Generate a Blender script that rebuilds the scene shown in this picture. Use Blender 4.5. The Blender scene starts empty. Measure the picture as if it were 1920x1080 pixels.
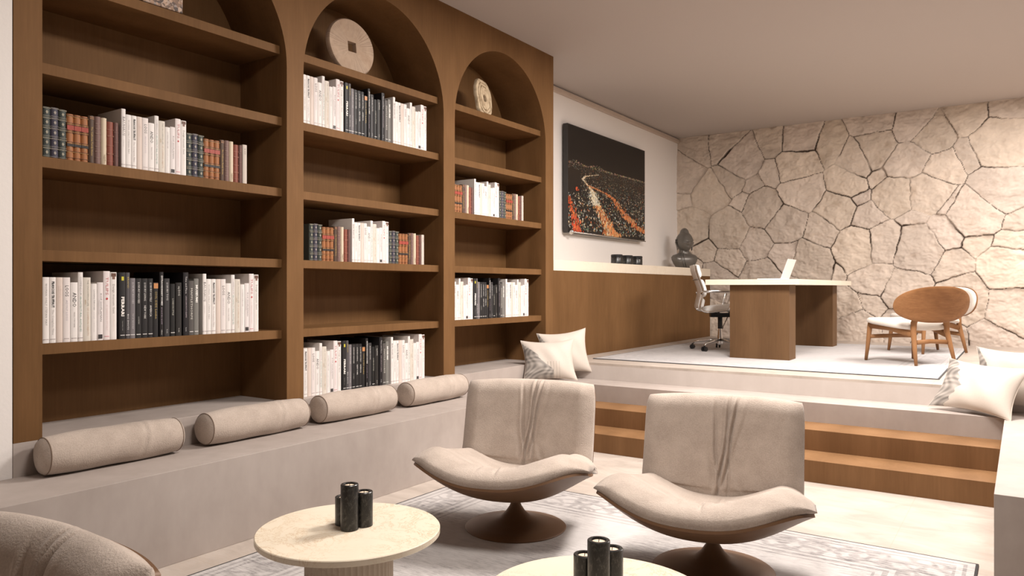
import bpy, math, random
import numpy as np
from mathutils import Vector, Matrix
from math import sin, cos, pi, radians, sqrt, exp
random.seed(7)
SC = bpy.context.scene
COL = SC.collection
# ------------------------------------------------------------------ camera, world, light, exposure
cam_d = bpy.data.cameras.new('camera'); cam = bpy.data.objects.new('camera', cam_d); COL.objects.link(cam)
cam.location = (0, 0, 1.3); cam.rotation_euler = (radians(90), 0, radians(34.383))
cam_d.sensor_width = 36; cam_d.lens = 1400/1920*36; cam_d.clip_start = .05; cam_d.clip_end = 100
SC.camera = cam
w = bpy.data.worlds.new('world'); SC.world = w; w.use_nodes = True
w.node_tree.nodes['Background'].inputs[0].default_value = (1, .95, .9, 1)
w.node_tree.nodes['Background'].inputs[1].default_value = .08
SC.view_settings.view_transform = 'Standard'; SC.view_settings.look = 'None'
SC.view_settings.gamma = 1; SC.view_settings.use_curve_mapping = False
SC.view_settings.exposure = 0.0
def area(name, loc, rot, sx, sy, power, color=(1, .93, .86), spread=180):
    d = bpy.data.lights.new(name, 'AREA'); d.shape = 'RECTANGLE'; d.size = sx; d.size_y = sy
    d.energy = power; d.color = color; d.spread = radians(spread)
    o = bpy.data.objects.new(name, d); COL.objects.link(o); o.location = loc; o.rotation_euler = rot
    return o
area('pit_ceiling_lamp', (-1.25, 5.1, 3.52), (0, 0, 0), .7, 1.3, 250, (1, .93, .87))
area('pit_fill_light', (-1.2, 2.2, 3.52), (0, 0, 0), .8, .8, 78, (1, .93, .87))  # unseen fill light, added to brighten the tables and chair fronts
area('office_ceiling_lamp', (.62, 8.0, 3.52), (0, 0, 0), .9, 3.2, 235, (1, .93, .875))
area('side_window_daylight', (3.1, 4.5, 1.9), (0, radians(90), 0), 2.2, 6.5, 4, (1, .94, .89))

# ------------------------------------------------------------------ materials
def newmat(name):
    m = bpy.data.materials.new(name); m.use_nodes = True
    return m, m.node_tree, m.node_tree.nodes['Principled BSDF']
def plain(name, col, rough=.6, metal=0, spec=.4, emit=None, bump=None):
    m, t, b = newmat(name)
    b.inputs['Base Color'].default_value = (*col, 1); b.inputs['Roughness'].default_value = rough
    b.inputs['Metallic'].default_value = metal; b.inputs['Specular IOR Level'].default_value = spec
    if emit: b.inputs['Emission Color'].default_value = (*emit[0], 1); b.inputs['Emission Strength'].default_value = emit[1]
    if bump:
        n = noise(t, bump[0], bump[2] if len(bump) > 2 else (1, 1, 1), 6); bp = t.nodes.new('ShaderNodeBump')
        bp.inputs['Strength'].default_value = bump[1]; bp.inputs['Distance'].default_value = .01
        t.links.new(n, bp.inputs['Height']); t.links.new(bp.outputs[0], b.inputs['Normal'])
    return m
def coords(t, scale=(1, 1, 1), loc=(0, 0, 0), kind='Object'):
    c = t.nodes.new('ShaderNodeTexCoord'); mp = t.nodes.new('ShaderNodeMapping')
    mp.inputs['Scale'].default_value = scale; mp.inputs['Location'].default_value = loc
    t.links.new(c.outputs[kind], mp.inputs[0]); return mp.outputs[0]
def noise(t, scale, st=(1, 1, 1), detail=4, rough=.55, dist=0, loc=(0, 0, 0)):
    n = t.nodes.new('ShaderNodeTexNoise'); n.inputs['Scale'].default_value = scale
    n.inputs['Detail'].default_value = detail; n.inputs['Roughness'].default_value = rough
    n.inputs['Distortion'].default_value = dist
    t.links.new(coords(t, st, loc), n.inputs['Vector']); return n.outputs['Fac']
def ramp(t, fac, stops):
    r = t.nodes.new('ShaderNodeValToRGB'); e = r.color_ramp.elements
    while len(e) < len(stops): e.new(.5)
    for k, (p, c) in enumerate(stops):
        e[k].position = p; e[k].color = (*c, 1) if len(c) == 3 else c
    t.links.new(fac, r.inputs[0]); return r.outputs[0]
def mixc(t, fac, a, b, mode='MIX'):
    m = t.nodes.new('ShaderNodeMix'); m.data_type = 'RGBA'; m.blend_type = mode
    for inp, v in ((m.inputs[0], fac), (m.inputs[6], a), (m.inputs[7], b)):
        if isinstance(v, (int, float)): inp.default_value = v
        elif isinstance(v, tuple): inp.default_value = (*v, 1)
        else: t.links.new(v, inp)
    return m.outputs[2]
def math_n(t, op, a, b=None):
    m = t.nodes.new('ShaderNodeMath'); m.operation = op
    for k, v in enumerate((a, b)):
        if v is None: continue
        if isinstance(v, (int, float)): m.inputs[k].default_value = v
        else: t.links.new(v, m.inputs[k])
    return m.outputs[0]
def bump(t, b, h, strength=.3, dist=.01):
    bp = t.nodes.new('ShaderNodeBump'); bp.inputs['Strength'].default_value = strength; bp.inputs['Distance'].default_value = dist
    t.links.new(h, bp.inputs['Height']); t.links.new(bp.outputs[0], b.inputs['Normal'])

def wood(name, dark, mid, light, rough=.6, axis='z', sc=1.0):
    m, t, b = newmat(name)
    st = {'z': (1, 1, .055), 'y': (1, .055, 1), 'x': (.055, 1, 1)}[axis]
    st2 = {'z': (1, 1, .25), 'y': (1, .25, 1), 'x': (.25, 1, 1)}[axis]
    fine = noise(t, 75*sc, st, 6, .7)
    broad = noise(t, 5*sc, st2, 3, .5, 1.6)
    rings = t.nodes.new('ShaderNodeTexWave'); rings.inputs['Scale'].default_value = .9*sc
    rings.inputs['Distortion'].default_value = 7; rings.inputs['Detail'].default_value = 2.5; rings.inputs['Detail Scale'].default_value = 1.2
    t.links.new(coords(t, st2), rings.inputs['Vector'])
    c1 = ramp(t, fine, [(.25, dark), (.55, mid), (.85, light)])
    c2 = ramp(t, broad, [(.3, dark), (.5, mid), (.75, light)])
    c3 = ramp(t, rings.outputs['Fac'], [(.0, dark), (.5, mid), (1, light)])
    c = mixc(t, .3, mixc(t, .4, c1, c2), c3)
    t.links.new(c, b.inputs['Base Color']); b.inputs['Roughness'].default_value = rough
    b.inputs['Specular IOR Level'].default_value = .14
    bump(t, b, fine, .08, .003); return m
def concrete(name, a, bcol):
    m, t, b = newmat(name)
    n1 = noise(t, 1.6, (1, 1, 1), 5, .6, .6); n2 = noise(t, 9, (1, 1, .35), 4, .6)
    c = mixc(t, .35, ramp(t, n1, [(.3, a), (.7, bcol)]), ramp(t, n2, [(.3, a), (.7, bcol)]))
    t.links.new(c, b.inputs['Base Color']); b.inputs['Roughness'].default_value = .55
    b.inputs['Specular IOR Level'].default_value = .3
    bump(t, b, n2, .06, .004); return m
def fabric(name, a, bcol, scale=260, rough=.95, mott=5):
    m, t, b = newmat(name)
    n = noise(t, scale, (1, 1, 1), 3, .7); n2 = noise(t, mott, (1, 1, 1), 4, .6)
    c = mixc(t, .45, ramp(t, n, [(.3, a), (.7, bcol)]), ramp(t, n2, [(.35, a), (.65, bcol)]))
    t.links.new(c, b.inputs['Base Color']); b.inputs['Roughness'].default_value = rough
    b.inputs['Specular IOR Level'].default_value = .15
    b.inputs['Sheen Weight'].default_value = .25; b.inputs['Sheen Roughness'].default_value = .4
    bump(t, b, n, .6, .004); return m
def marble_black(name):
    m, t, b = newmat(name)
    n = noise(t, 38, (1, 1, .6), 7, .75, 2.0)
    c = ramp(t, n, [(.40, (.005, .005, .005)), (.52, (.016, .015, .014)), (.62, (.07, .066, .06)), (.75, (.14, .13, .12))])
    t.links.new(c, b.inputs['Base Color']); b.inputs['Roughness'].default_value = .3; return m
def cream_stone(name, base, vein):
    m, t, b = newmat(name)
    n = noise(t, 5, (1, 1, 1), 8, .75, 2.2); n2 = noise(t, 2.2, (1, 1, 1), 2, .5, 0, (3, 1, 0))
    v = ramp(t, n, [(.485, (0, 0, 0)), (.5, (1, 1, 1)), (.515, (0, 0, 0))])
    msk = ramp(t, n2, [(.45, (0, 0, 0)), (.6, (.85, .85, .85))])
    k = math_n(t, 'MULTIPLY', v, msk)
    soft = noise(t, 14, (1, 1, 1), 4, .6)
    b0 = mixc(t, soft, tuple(x*.95 for x in base), tuple(min(1, x*1.04) for x in base))
    t.links.new(mixc(t, k, b0, vein), b.inputs['Base Color']); b.inputs['Roughness'].default_value = .3
    b.inputs['Specular IOR Level'].default_value = .35; return m
def tiles(name):
    m, t, b = newmat(name)
    n = noise(t, 2.3, (1, 2.2, 1), 7, .65, 1.4); n2 = noise(t, 24, (.5, 1.6, 1), 5, .7, .8)
    msk = noise(t, 1.1, (1, 1, 1), 2, .5, 0, (5, 2, 0))
    c = ramp(t, n, [(.3, (.39, .335, .29)), (.5, (.475, .41, .36)), (.7, (.54, .475, .42))])
    d = math_n(t, 'MULTIPLY', ramp(t, n2, [(.48, (0, 0, 0)), (.56, (1, 1, 1)), (.62, (0, 0, 0))]), ramp(t, msk, [(.45, (0, 0, 0)), (.6, (.45, .45, .45))]))
    c = mixc(t, d, c, (.46, .37, .29))
    br = t.nodes.new('ShaderNodeTexBrick'); br.offset = 0; br.inputs['Scale'].default_value = 1
    br.inputs['Brick Width'].default_value = 1.2; br.inputs['Row Height'].default_value = .6
    br.inputs['Mortar Size'].default_value = .0025; br.inputs['Mortar Smooth'].default_value = .3
    t.links.new(coords(t, (1, 1, 1), (.55+1.2*4, -5.25+.15+.6*20, 0)), br.inputs['Vector'])
    c = mixc(t, math_n(t, 'MULTIPLY', br.outputs['Fac'], .55), c, (.42, .34, .27))
    t.links.new(c, b.inputs['Base Color']); b.inputs['Roughness'].default_value = .45
    b.inputs['Specular IOR Level'].default_value = .3; return m
def rug_mat(name, lo, mid, hi, hx, hy, seed, contrast=1.0):
    m, t, b = newmat(name)
    c = t.nodes.new('ShaderNodeTexCoord'); sp = t.nodes.new('ShaderNodeSeparateXYZ'); t.links.new(c.outputs['Object'], sp.inputs[0])
    ex = math_n(t, 'SUBTRACT', hx, math_n(t, 'ABSOLUTE', sp.outputs[0]))
    ey = math_n(t, 'SUBTRACT', hy, math_n(t, 'ABSOLUTE', sp.outputs[1]))
    e = math_n(t, 'MINIMUM', ex, ey)                                   # distance from the rug's edge
    def line(p, w_):
        return math_n(t, 'LESS_THAN', math_n(t, 'ABSOLUTE', math_n(t, 'SUBTRACT', e, p)), w_)
    lines = None
    for p, w_ in ((.05, .008), (.09, .006), (.30, .008), (.345, .012), (.39, .006)):
        l = line(p, w_); lines = l if lines is None else math_n(t, 'MAXIMUM', lines, l)
    streak = noise(t, 15, (.8, 5.5, 1), 8, .8, .3, (seed, 0, 0)); blot = noise(t, 1.9, (1, 1.2, 1), 5, .65, .4, (0, seed, 0))
    vor = t.nodes.new('ShaderNodeTexVoronoi'); vor.inputs['Scale'].default_value = 11; vor.feature = 'DISTANCE_TO_EDGE'
    wv = t.nodes.new('ShaderNodeVectorMath'); wv.operation = 'ADD'
    nz = t.nodes.new('ShaderNodeTexNoise'); nz.inputs['Scale'].default_value = 7; nz.inputs['Detail'].default_value = 3
    t.links.new(c.outputs['Object'], nz.inputs['Vector']); sc_ = t.nodes.new('ShaderNodeVectorMath'); sc_.operation = 'SCALE'
    sc_.inputs['Scale'].default_value = .12; t.links.new(nz.outputs['Color'], sc_.inputs[0])
    t.links.new(c.outputs['Object'], wv.inputs[0]); t.links.new(sc_.outputs[0], wv.inputs[1]); t.links.new(wv.outputs[0], vor.inputs['Vector'])
    motif = ramp(t, vor.outputs['Distance'], [(.0, (1, 1, 1)), (.12, (.7, .7, .7)), (.2, (0, 0, 0))])
    band = math_n(t, 'MULTIPLY', math_n(t, 'LESS_THAN', e, .30), math_n(t, 'GREATER_THAN', e, .09))
    field = math_n(t, 'MULTIPLY', motif, math_n(t, 'ADD', math_n(t, 'MULTIPLY', band, .6), .10))
    s = math_n(t, 'MULTIPLY', ramp(t, streak, [(.42, (0, 0, 0)), (.62, (1, 1, 1))]), ramp(t, blot, [(.38, (.12, .12, .12)), (.62, (1, 1, 1))]))
    k = math_n(t, 'ADD', math_n(t, 'MULTIPLY', s, .75), math_n(t, 'MULTIPLY', math_n(t, 'MAXIMUM', math_n(t, 'MULTIPLY', lines, .7), field), math_n(t, 'ADD', math_n(t, 'MULTIPLY', streak, .9), .12)))
    k = math_n(t, 'MULTIPLY', k, contrast)
    col = ramp(t, k, [(0, hi), (.45, mid), (1, lo)])
    col = mixc(t, math_n(t, 'LESS_THAN', e, .012), col, tuple(x*.35 for x in lo))  # dark outer line: shadow along the rug's thickness, painted into the colour
    t.links.new(col, b.inputs['Base Color']); b.inputs['Roughness'].default_value = .95
    b.inputs['Specular IOR Level'].default_value = .1
    bump(t, b, noise(t, 300, (1, 1, 1), 2), .4, .003); return m
def attr_mat(name, attr, rough=.8, spec=.2, noise_amt=0, scale=8, mask_print=None):
    m, t, b = newmat(name)
    a = t.nodes.new('ShaderNodeAttribute'); a.attribute_name = attr
    c = a.outputs['Color']
    if noise_amt:
        c = mixc(t, 1.0, c, ramp(t, noise(t, scale, (1, 1, 1), 8, .65, .6), [(.25, (1-noise_amt,)*3), (.75, (1+noise_amt*.15,)*3)]), 'MULTIPLY')
    t.links.new(c, b.inputs['Base Color']); b.inputs['Roughness'].default_value = rough
    b.inputs['Specular IOR Level'].default_value = spec
    return m

M = {}
M['wood'] = wood('walnut_veneer', (.125, .062, .023), (.175, .089, .035), (.235, .122, .051))
M['wood_desk'] = wood('walnut_desk', (.10, .053, .025), (.14, .076, .036), (.18, .102, .05))
M['wood_step'] = wood('walnut_step', (.16, .083, .036), (.215, .113, .051), (.27, .148, .07))
M['wood_chair'] = wood('teak_chair', (.13, .055, .022), (.25, .118, .05), (.37, .19, .088), .4, 'x', 1.4)
M['wood_leg'] = wood('teak_leg', (.23, .11, .048), (.31, .155, .07), (.38, .2, .09), .4, 'z', 1.4)
M['concrete'] = concrete('greige_plaster', (.345, .292, .262), (.465, .405, .37))
M['concrete_light'] = concrete('pale_plaster', (.52, .46, .42), (.62, .56, .52))
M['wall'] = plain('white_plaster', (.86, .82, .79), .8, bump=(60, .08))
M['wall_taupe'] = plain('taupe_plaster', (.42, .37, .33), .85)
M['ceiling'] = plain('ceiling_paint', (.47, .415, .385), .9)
M['tiles'] = tiles('travertine_tiles')
M['cream'] = cream_stone('cream_marble', (.80, .705, .56), (.50, .30, .13))
M['cream_slab'] = cream_stone('cream_slab', (.85, .75, .61), (.72, .58, .42))
M['cream_flute'] = cream_stone('travertine_flutes', (.52, .43, .34), (.36, .27, .19))
M['suede'] = fabric('beige_boucle', (.385, .315, .265), (.56, .475, .41), 170, .95, 9)
M['suede_dark'] = plain('seam_thread', (.22, .16, .12), .9)
M['shell'] = plain('bronze_lacquer', (.155, .082, .042), .45, .15, .35)
M['marble'] = marble_black('black_marble')
M['wax'] = plain('candle_wax', (.85, .66, .5), .5)
M['wick'] = plain('burnt_wick', (.02, .015, .01), .9)
M['chrome'] = plain('polished_aluminium', (.72, .70, .68), .22, 1)
M['leather'] = plain('white_leather', (.80, .78, .76), .42)
M['blackp'] = plain('black_plastic', (.012, .012, .013), .4)
M['graym'] = plain('gray_metal', (.25, .22, .2), .4, .8)
M['white'] = plain('white_shell', (.82, .80, .79), .35)
M['screen'] = plain('laptop_glass', (.05, .05, .055), .15)
M['seatfab'] = fabric('ivory_upholstery', (.66, .60, .54), (.76, .70, .63))
M['bronze'] = plain('dark_patina', (.17, .158, .142), .32, .45, .5, bump=(50, .12))
M['rug_low'] = rug_mat('gray_rug', (.17, .16, .16), (.40, .375, .365), (.55, .52, .505), 1.465, 1.65, 3.0, 1.0)
M['rug_up'] = rug_mat('pale_rug', (.25, .245, .25), (.44, .425, .425), (.54, .515, .51), 1.5, 1.75, 8.0, .75)
M['stone'] = attr_mat('quarried_limestone', 'tone', .9, .15, .22, 7)
M['print'] = attr_mat('city_print', 'tone', .35, .4)
M['pillow'] = attr_mat('printed_satin', 'tone', .55, .3, .08, 150)

# ------------------------------------------------------------------ mesh helpers
class MB:
    def __init__(s): s.v = []; s.f = []; s.m = []
    def add(s, vs, fs, m=0):
        o = len(s.v); s.v += [tuple(p) for p in vs]; s.f += [tuple(i+o for i in f) for f in fs]; s.m += [m]*len(fs); return s
    def box(s, x0, x1, y0, y1, z0, z1, m=0):
        v = [(x, y, z) for x in (x0, x1) for y in (y0, y1) for z in (z0, z1)]
        return s.add(v, [(0, 1, 3, 2), (4, 6, 7, 5), (0, 4, 5, 1), (2, 3, 7, 6), (0, 2, 6, 4), (1, 5, 7, 3)], m)
    def grid(s, P, m=0, wu=False, wv=False, flip=False):
        nu, nv = len(P), len(P[0]); vs = [p for r in P for p in r]; fs = []
        for i in range(nu if wu else nu-1):
            for j in range(nv if wv else nv-1):
                a = i*nv+j; b = ((i+1) % nu)*nv+j; c = ((i+1) % nu)*nv+(j+1) % nv; d = i*nv+(j+1) % nv
                fs.append((a, d, c, b) if flip else (a, b, c, d))
        return s.add(vs, fs, m)
    def lathe(s, prof, n=48, c=(0, 0, 0), m=0, cap=True, rf=None):
        P = []
        for k in range(n):
            a = 2*pi*k/n; q = rf(a) if rf else 1
            P.append([(c[0]+r*q*cos(a), c[1]+r*q*sin(a), c[2]+z) for r, z in prof])
        s.grid(P, m, wu=True)
        if cap:
            o = len(s.v)-n*len(prof); L = len(prof)
            s.f.append(tuple(o+k*L for k in range(n))[::-1]); s.m.append(m)
            s.f.append(tuple(o+k*L+L-1 for k in range(n))); s.m.append(m)
        return s
    def tube(s, pts, rad, n=10, m=0, ey=1.0, up=(0, 0, 1), closed=False):
        pts = [Vector(p) for p in pts]; L = len(pts)
        if not hasattr(rad, '__len__'): rad = [rad]*L
        P = []; upv = Vector(up)
        for i, p in enumerate(pts):
            if closed: d = pts[(i+1) % L]-pts[i-1]
            else: d = pts[min(i+1, L-1)]-pts[max(i-1, 0)]
            d.normalize(); a = d.cross(upv)
            if a.length < 1e-3: a = d.cross(Vector((1, 0, 0)))
            a.normalize(); b = a.cross(d).normalized()
            P.append([p+a*(rad[i]*cos(2*pi*k/n))+b*(rad[i]*ey*sin(2*pi*k/n)) for k in range(n)])
        s.grid(P, m, wu=closed, wv=True)
        if not closed:
            o = len(s.v)-L*n
            s.f.append(tuple(o+k for k in range(n))); s.m.append(m)
            s.f.append(tuple(o+(L-1)*n+k for k in range(n))[::-1]); s.m.append(m)
        return s
    def ext(s, poly, h, plane='xy', base=0, m=0):
        n = len(poly)
        def q(p, t):
            return {'xy': (p[0], p[1], t), 'xz': (p[0], t, p[1]), 'yz': (t, p[0], p[1])}[plane]
        vs = [q(p, base) for p in poly]+[q(p, base+h) for p in poly]
        return s.add(vs, [tuple(range(n))[::-1], tuple(range(n, 2*n))]+[(i, (i+1) % n, n+(i+1) % n, n+i) for i in range(n)], m)
    def build(s, name, mats, parent=None, smooth=False, bevel=0, seg=2, recalc=True, auto=None):
        me = bpy.data.meshes.new(name); me.from_pydata(s.v, [], s.f)
        if not isinstance(mats, (list, tuple)): mats = [mats]
        for m in mats: me.materials.append(m)
        if len(mats) > 1: me.polygons.foreach_set('material_index', s.m)
        if recalc:
            import bmesh
            bm = bmesh.new(); bm.from_mesh(me); bmesh.ops.remove_doubles(bm, verts=bm.verts, dist=1e-6)
            bmesh.ops.recalc_face_normals(bm, faces=bm.faces); bm.to_mesh(me); bm.free()
        if smooth or auto:
            me.polygons.foreach_set('use_smooth', [True]*len(me.polygons))
        if auto: me.set_sharp_from_angle(angle=radians(auto))
        o = bpy.data.objects.new(name, me); COL.objects.link(o)
        if parent: o.parent = parent
        if bevel:
            b = o.modifiers.new('bevel', 'BEVEL'); b.width = bevel; b.segments = seg; b.limit_method = 'ANGLE'
        return o
def empty(name, loc=(0, 0, 0), rz=0):
    o = bpy.data.objects.new(name, None); COL.objects.link(o); o.location = loc; o.rotation_euler = (0, 0, rz)
    o.empty_display_size = .1; return o
def tag(o, label, cat, group=None):
    o['label'] = label; o['category'] = cat
    if group: o['group'] = group
    return o
def struct(o): o['kind'] = 'structure'; return o
def copy_tree(o, parent=None):
    c = o.copy(); COL.objects.link(c); c.parent = parent
    for ch in [x for x in COL.objects if x.parent == o]: copy_tree(ch, c)
    return c
def at(o, x, y, z, rz=None):
    o.location = (x, y, z)
    if rz is not None: o.rotation_euler = (0, 0, rz)
    return o

FX, WX, BX = -3.77, -4.30, -4.235          # bookcase front, wall behind, bookcase back panel
PZ, BZ, CZ = .595, .44, 3.55                # platform, bench and ceiling heights
SY = 10.72                                  # stone wall
# ------------------------------------------------------------------ setting
struct(MB().box(-3.4, 3.4, -2.6, 6.3, -.1, 0).build('floor', M['tiles']))
struct(MB().box(-4.4, 3.4, 6.25, SY+.3, PZ-.022, PZ).build('floor', M['tiles']))
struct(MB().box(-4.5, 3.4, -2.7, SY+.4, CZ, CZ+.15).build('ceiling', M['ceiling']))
struct(MB().box(-4.5, FX-.001, -2.6, 1.51, 0, CZ).build('wall_left', M['wall']))
struct(MB().box(-4.5, WX, 1.512, SY+.3, .0, CZ).build('wall_left', M['wall']))
struct(MB().box(-4.5, 3.4, -2.75, -2.6, 0, CZ).build('wall_back', M['wall_taupe']))
# right wall with a long window opening
wr = MB(); wr.box(3.2, 3.4, -2.6, SY+.3, 0, .7); wr.box(3.2, 3.4, -2.6, SY+.3, 3.1, CZ)
wr.box(3.2, 3.4, -2.6, 1.2, .7, 3.1); wr.box(3.2, 3.4, 7.9, SY+.3, .7, 3.1); struct(wr.build('wall_right', M['wall_taupe']))
struct(MB().box(WX, WX+.035, 6.23, SY, CZ-.075, CZ-.02).build('trim_1', M['stone'] if 0 else plain('crown_stone', (.55, .45, .38), .8, bump=(30, .6)), bevel=.006))

# stone wall: polygonal stones with recessed joints, real relief
def vnoise(x, y, seed):
    rs = np.random.RandomState(seed); g = rs.rand(64, 64)
    xi = np.floor(x).astype(int); yi = np.floor(y).astype(int); fx = x-xi; fy = y-yi
    fx = fx*fx*(3-2*fx); fy = fy*fy*(3-2*fy)
    a = g[xi % 64, yi % 64]; b = g[(xi+1) % 64, yi % 64]; c = g[xi % 64, (yi+1) % 64]; d = g[(xi+1) % 64, (yi+1) % 64]
    return (a*(1-fx)+b*fx)*(1-fy)+(c*(1-fx)+d*fx)*fy-.5
def fbm(x, y, seed, o=4):
    r = 0; a = 1
    for k in range(o): r = r+a*vnoise(x*2**k+7*k, y*2**k+3*k, seed+k); a *= .5
    return r
seeds = [(-3.95,3.38),(-3.61,3.41),(-3.37,3.4),(-2.88,3.33),(-2.53,3.32),(-2.15,3.2),(-1.61,3.41),(-1.24,3.31),(-1.03,3.38),(-.53,3.35),(-.19,3.35),(-3.91,3.14),(-3.37,3.14),(-2.88,2.96),(-2.56,3.06),(-1.58,3.14),(-1.81,3.01),(-1.03,3.12),(-.58,2.93),(-.21,3.06),(-.26,2.87),(-4.17,3.02),(-4.19,2.69),(-3.79,2.73),(-3.54,2.88),(-3.21,2.77),(-2.5,2.6),(-1.93,2.72),(-1.5,2.78),(-1.2,2.92),(-.91,2.79),(-.24,2.47),(-3.63,2.54),(-3.31,2.52),(-3.05,2.41),(-2.75,2.19),(-2.04,2.35),(-1.67,2.23),(-1.31,2.52),(-1.03,2.53),(-1.17,2.17),(-.75,2.36),(-.45,2.23),(-.09,2.12),(-4.06,2.22),(-3.52,2.16),(-3.13,1.97),(-2.25,2.07),(-.81,1.98),(-.43,1.85),(-.09,1.78),(-3.88,1.86),(-3.52,1.75),(-2.75,1.79),(-3.08,1.53),(-2.04,1.59),(-2.38,1.66),(-1.78,1.83),(-1.5,1.85),(-1.15,1.78),(-1.56,1.45),(-.7,1.56),(-.14,1.5),(-1.99,1.01),(-1.61,1.15),(-1.28,1.33),(-.58,1.18),(-.14,1.1),(-1.9,.77),(-1.7,.68),(-.31,.82),(-4.2,1.5),(-3.75,1.35),(-3.3,1.15),(-2.9,.85),(-2.5,1.2),(-2.3,.72),(-3.9,.9),(-3.5,.7),(-1.2,.85),(-.9,.7),(-2.7,3.05),(-1.8,2.5)]
rs = np.random.RandomState(5)
for i in range(6):
    for j in range(6): seeds.append((.35+.55*i+rs.rand()*.35, .75+.52*j+rs.rand()*.3))
SD = np.array(seeds)
keep = [i for i in range(len(SD)) if all(((SD[i]-SD[j])**2).sum() > .06 for j in range(i))]
SD = SD[keep]; wv_ = rs.rand(len(SD))**2*.11
xs = np.arange(-4.32, 3.3, .009); zs = np.arange(PZ-.02, CZ+.012, .009)
GX, GZ = np.meshgrid(xs, zs, indexing='ij')
wxx = GX+.05*fbm(GX*1.8, GZ*1.8, 11, 3)+.016*fbm(GX*14, GZ*14, 12, 4); wzz = GZ+.05*fbm(GX*1.8+9, GZ*1.8, 21, 3)+.016*fbm(GX*14+5, GZ*14, 22, 4)
D = np.sqrt((wxx[..., None]-SD[:, 0])**2+(wzz[..., None]-SD[:, 1])**2+wv_)
order = np.argsort(D, axis=-1)[..., :2]
i1 = order[..., 0]; i2 = order[..., 1]
d1 = np.take_along_axis(D, order[..., :1], -1)[..., 0]; d2 = np.take_along_axis(D, order[..., 1:2], -1)[..., 0]
sep = np.sqrt(((SD[i1]-SD[i2])**2).sum(-1))
e = (d2**2-d1**2)/(2*sep)
jw = .0046+.015*np.clip(fbm(GX*3.1, GZ*3.1, 31, 4)+.05, 0, 1)           # joints open and close along their run
jt = np.clip(1-e/jw, 0, 1)
off = rs.rand(len(SD))*.018; tx = (rs.rand(len(SD))-.5)*.09; tz = (rs.rand(len(SD))-.5)*.11
lx = GX-SD[i1][..., 0]; lz = GZ-SD[i1][..., 1]
h = off[i1]+tx[i1]*lx+tz[i1]*lz+.004*(1-np.exp(-e/.008))+.030*fbm(GX*2.6+i1*1.7, GZ*3.4, 41, 3)-.016*np.abs(fbm(GX*5+i1*2.3+1.2*fbm(GX*3, GZ*3, 81, 2), GZ*8+i1, 51, 4))*2-.007*np.abs(fbm(GX*17+i1*3.1, GZ*24+2*fbm(GX*6, GZ*6, 82, 2), 55, 4))*2
h = h*(1-jt)+(-.022)*jt
tone = .92+.16*rs.rand(len(SD)); hue = rs.rand(len(SD))
base = np.stack([.70+.03*hue[i1], .595+.02*hue[i1], .515-.01*hue[i1]], -1)*tone[i1][..., None]
base *= (1+.10*fbm(GX*2.3, GZ*2.3, 61, 4))[..., None]
stain = np.clip(fbm(GX*7+3, GZ*7, 71, 5)-.28, 0, 1)*.8
base = base*(1-stain[..., None]*np.array([.5, .6, .7]))
jc = np.array([.07, .045, .032])
kk = (np.clip(jt*2, 0, 1)*np.clip(.55+2.4*(fbm(GX*2.4, GZ*2.4, 31, 4)+.2), .25, 1))[..., None]
colr = base*(1-kk)+jc*kk
nx, nz = GX.shape
V = np.stack([GX, SY-.03-h, GZ], -1).reshape(-1, 3)
idx = np.arange(nx*nz).reshape(nx, nz)
F = np.stack([idx[:-1, :-1], idx[1:, :-1], idx[1:, 1:], idx[:-1, 1:]], -1).reshape(-1, 4)
me = bpy.data.meshes.new('wall_far'); me.from_pydata(V.tolist(), [], F.tolist())
me.materials.append(M['stone']); at_ = me.color_attributes.new('tone', 'FLOAT_COLOR', 'POINT')
at_.data.foreach_set('color', np.concatenate([colr.reshape(-1, 3), np.ones((nx*nz, 1))], 1).ravel())
me.polygons.foreach_set('use_smooth', [True]*len(me.polygons))
o = bpy.data.objects.new('wall_far', me); COL.objects.link(o); struct(o)
struct(MB().box(-4.5, 3.4, SY+.06, SY+.3, 0, CZ).build('wall_far', M['wall']))

# concrete: left bench with its ledge, sill under the platform, right bench
b = MB().box(FX, -3.3, -2.59, 6.25, 0, BZ); b.box(-4.295, FX, 1.512, 6.25, 0, PZ)
tag(b.build('concrete_bench', M['concrete'], bevel=.002), 'long greige plaster bench with raised ledge, running below the bookcase', 'bench')
tag(MB().box(-3.3, 3.2, 5.91, 6.25, 0, BZ).build('concrete_step', M['concrete'], bevel=.002), 'wide plaster top step between wooden steps and raised office floor', 'step')
struct(MB().box(-4.3, 3.2, 6.25, SY, 0, PZ-.022).build('floor', M['concrete_light']))
b = MB().box(-.1, .37, 3.71, 5.91, 0, BZ); b.box(.37, .9, 3.71, 5.91, 0, PZ)
tag(b.build('concrete_bench', M['concrete'], bevel=.002), 'short greige plaster bench block at right end of the steps', 'bench')
tag(MB().box(-3.3, -.1, 5.255, 5.91, .0, .147).build('wooden_step', M['wood_step'], bevel=.0015), 'lower of the two walnut steps, rising from the lounge floor', 'step', 'walnut steps')
tag(MB().box(-3.3, -.1, 5.58, 5.91, .147, .293).build('wooden_step', M['wood_step'], bevel=.0015), 'upper of the two walnut steps, just below the plaster step', 'step', 'walnut steps')

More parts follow.
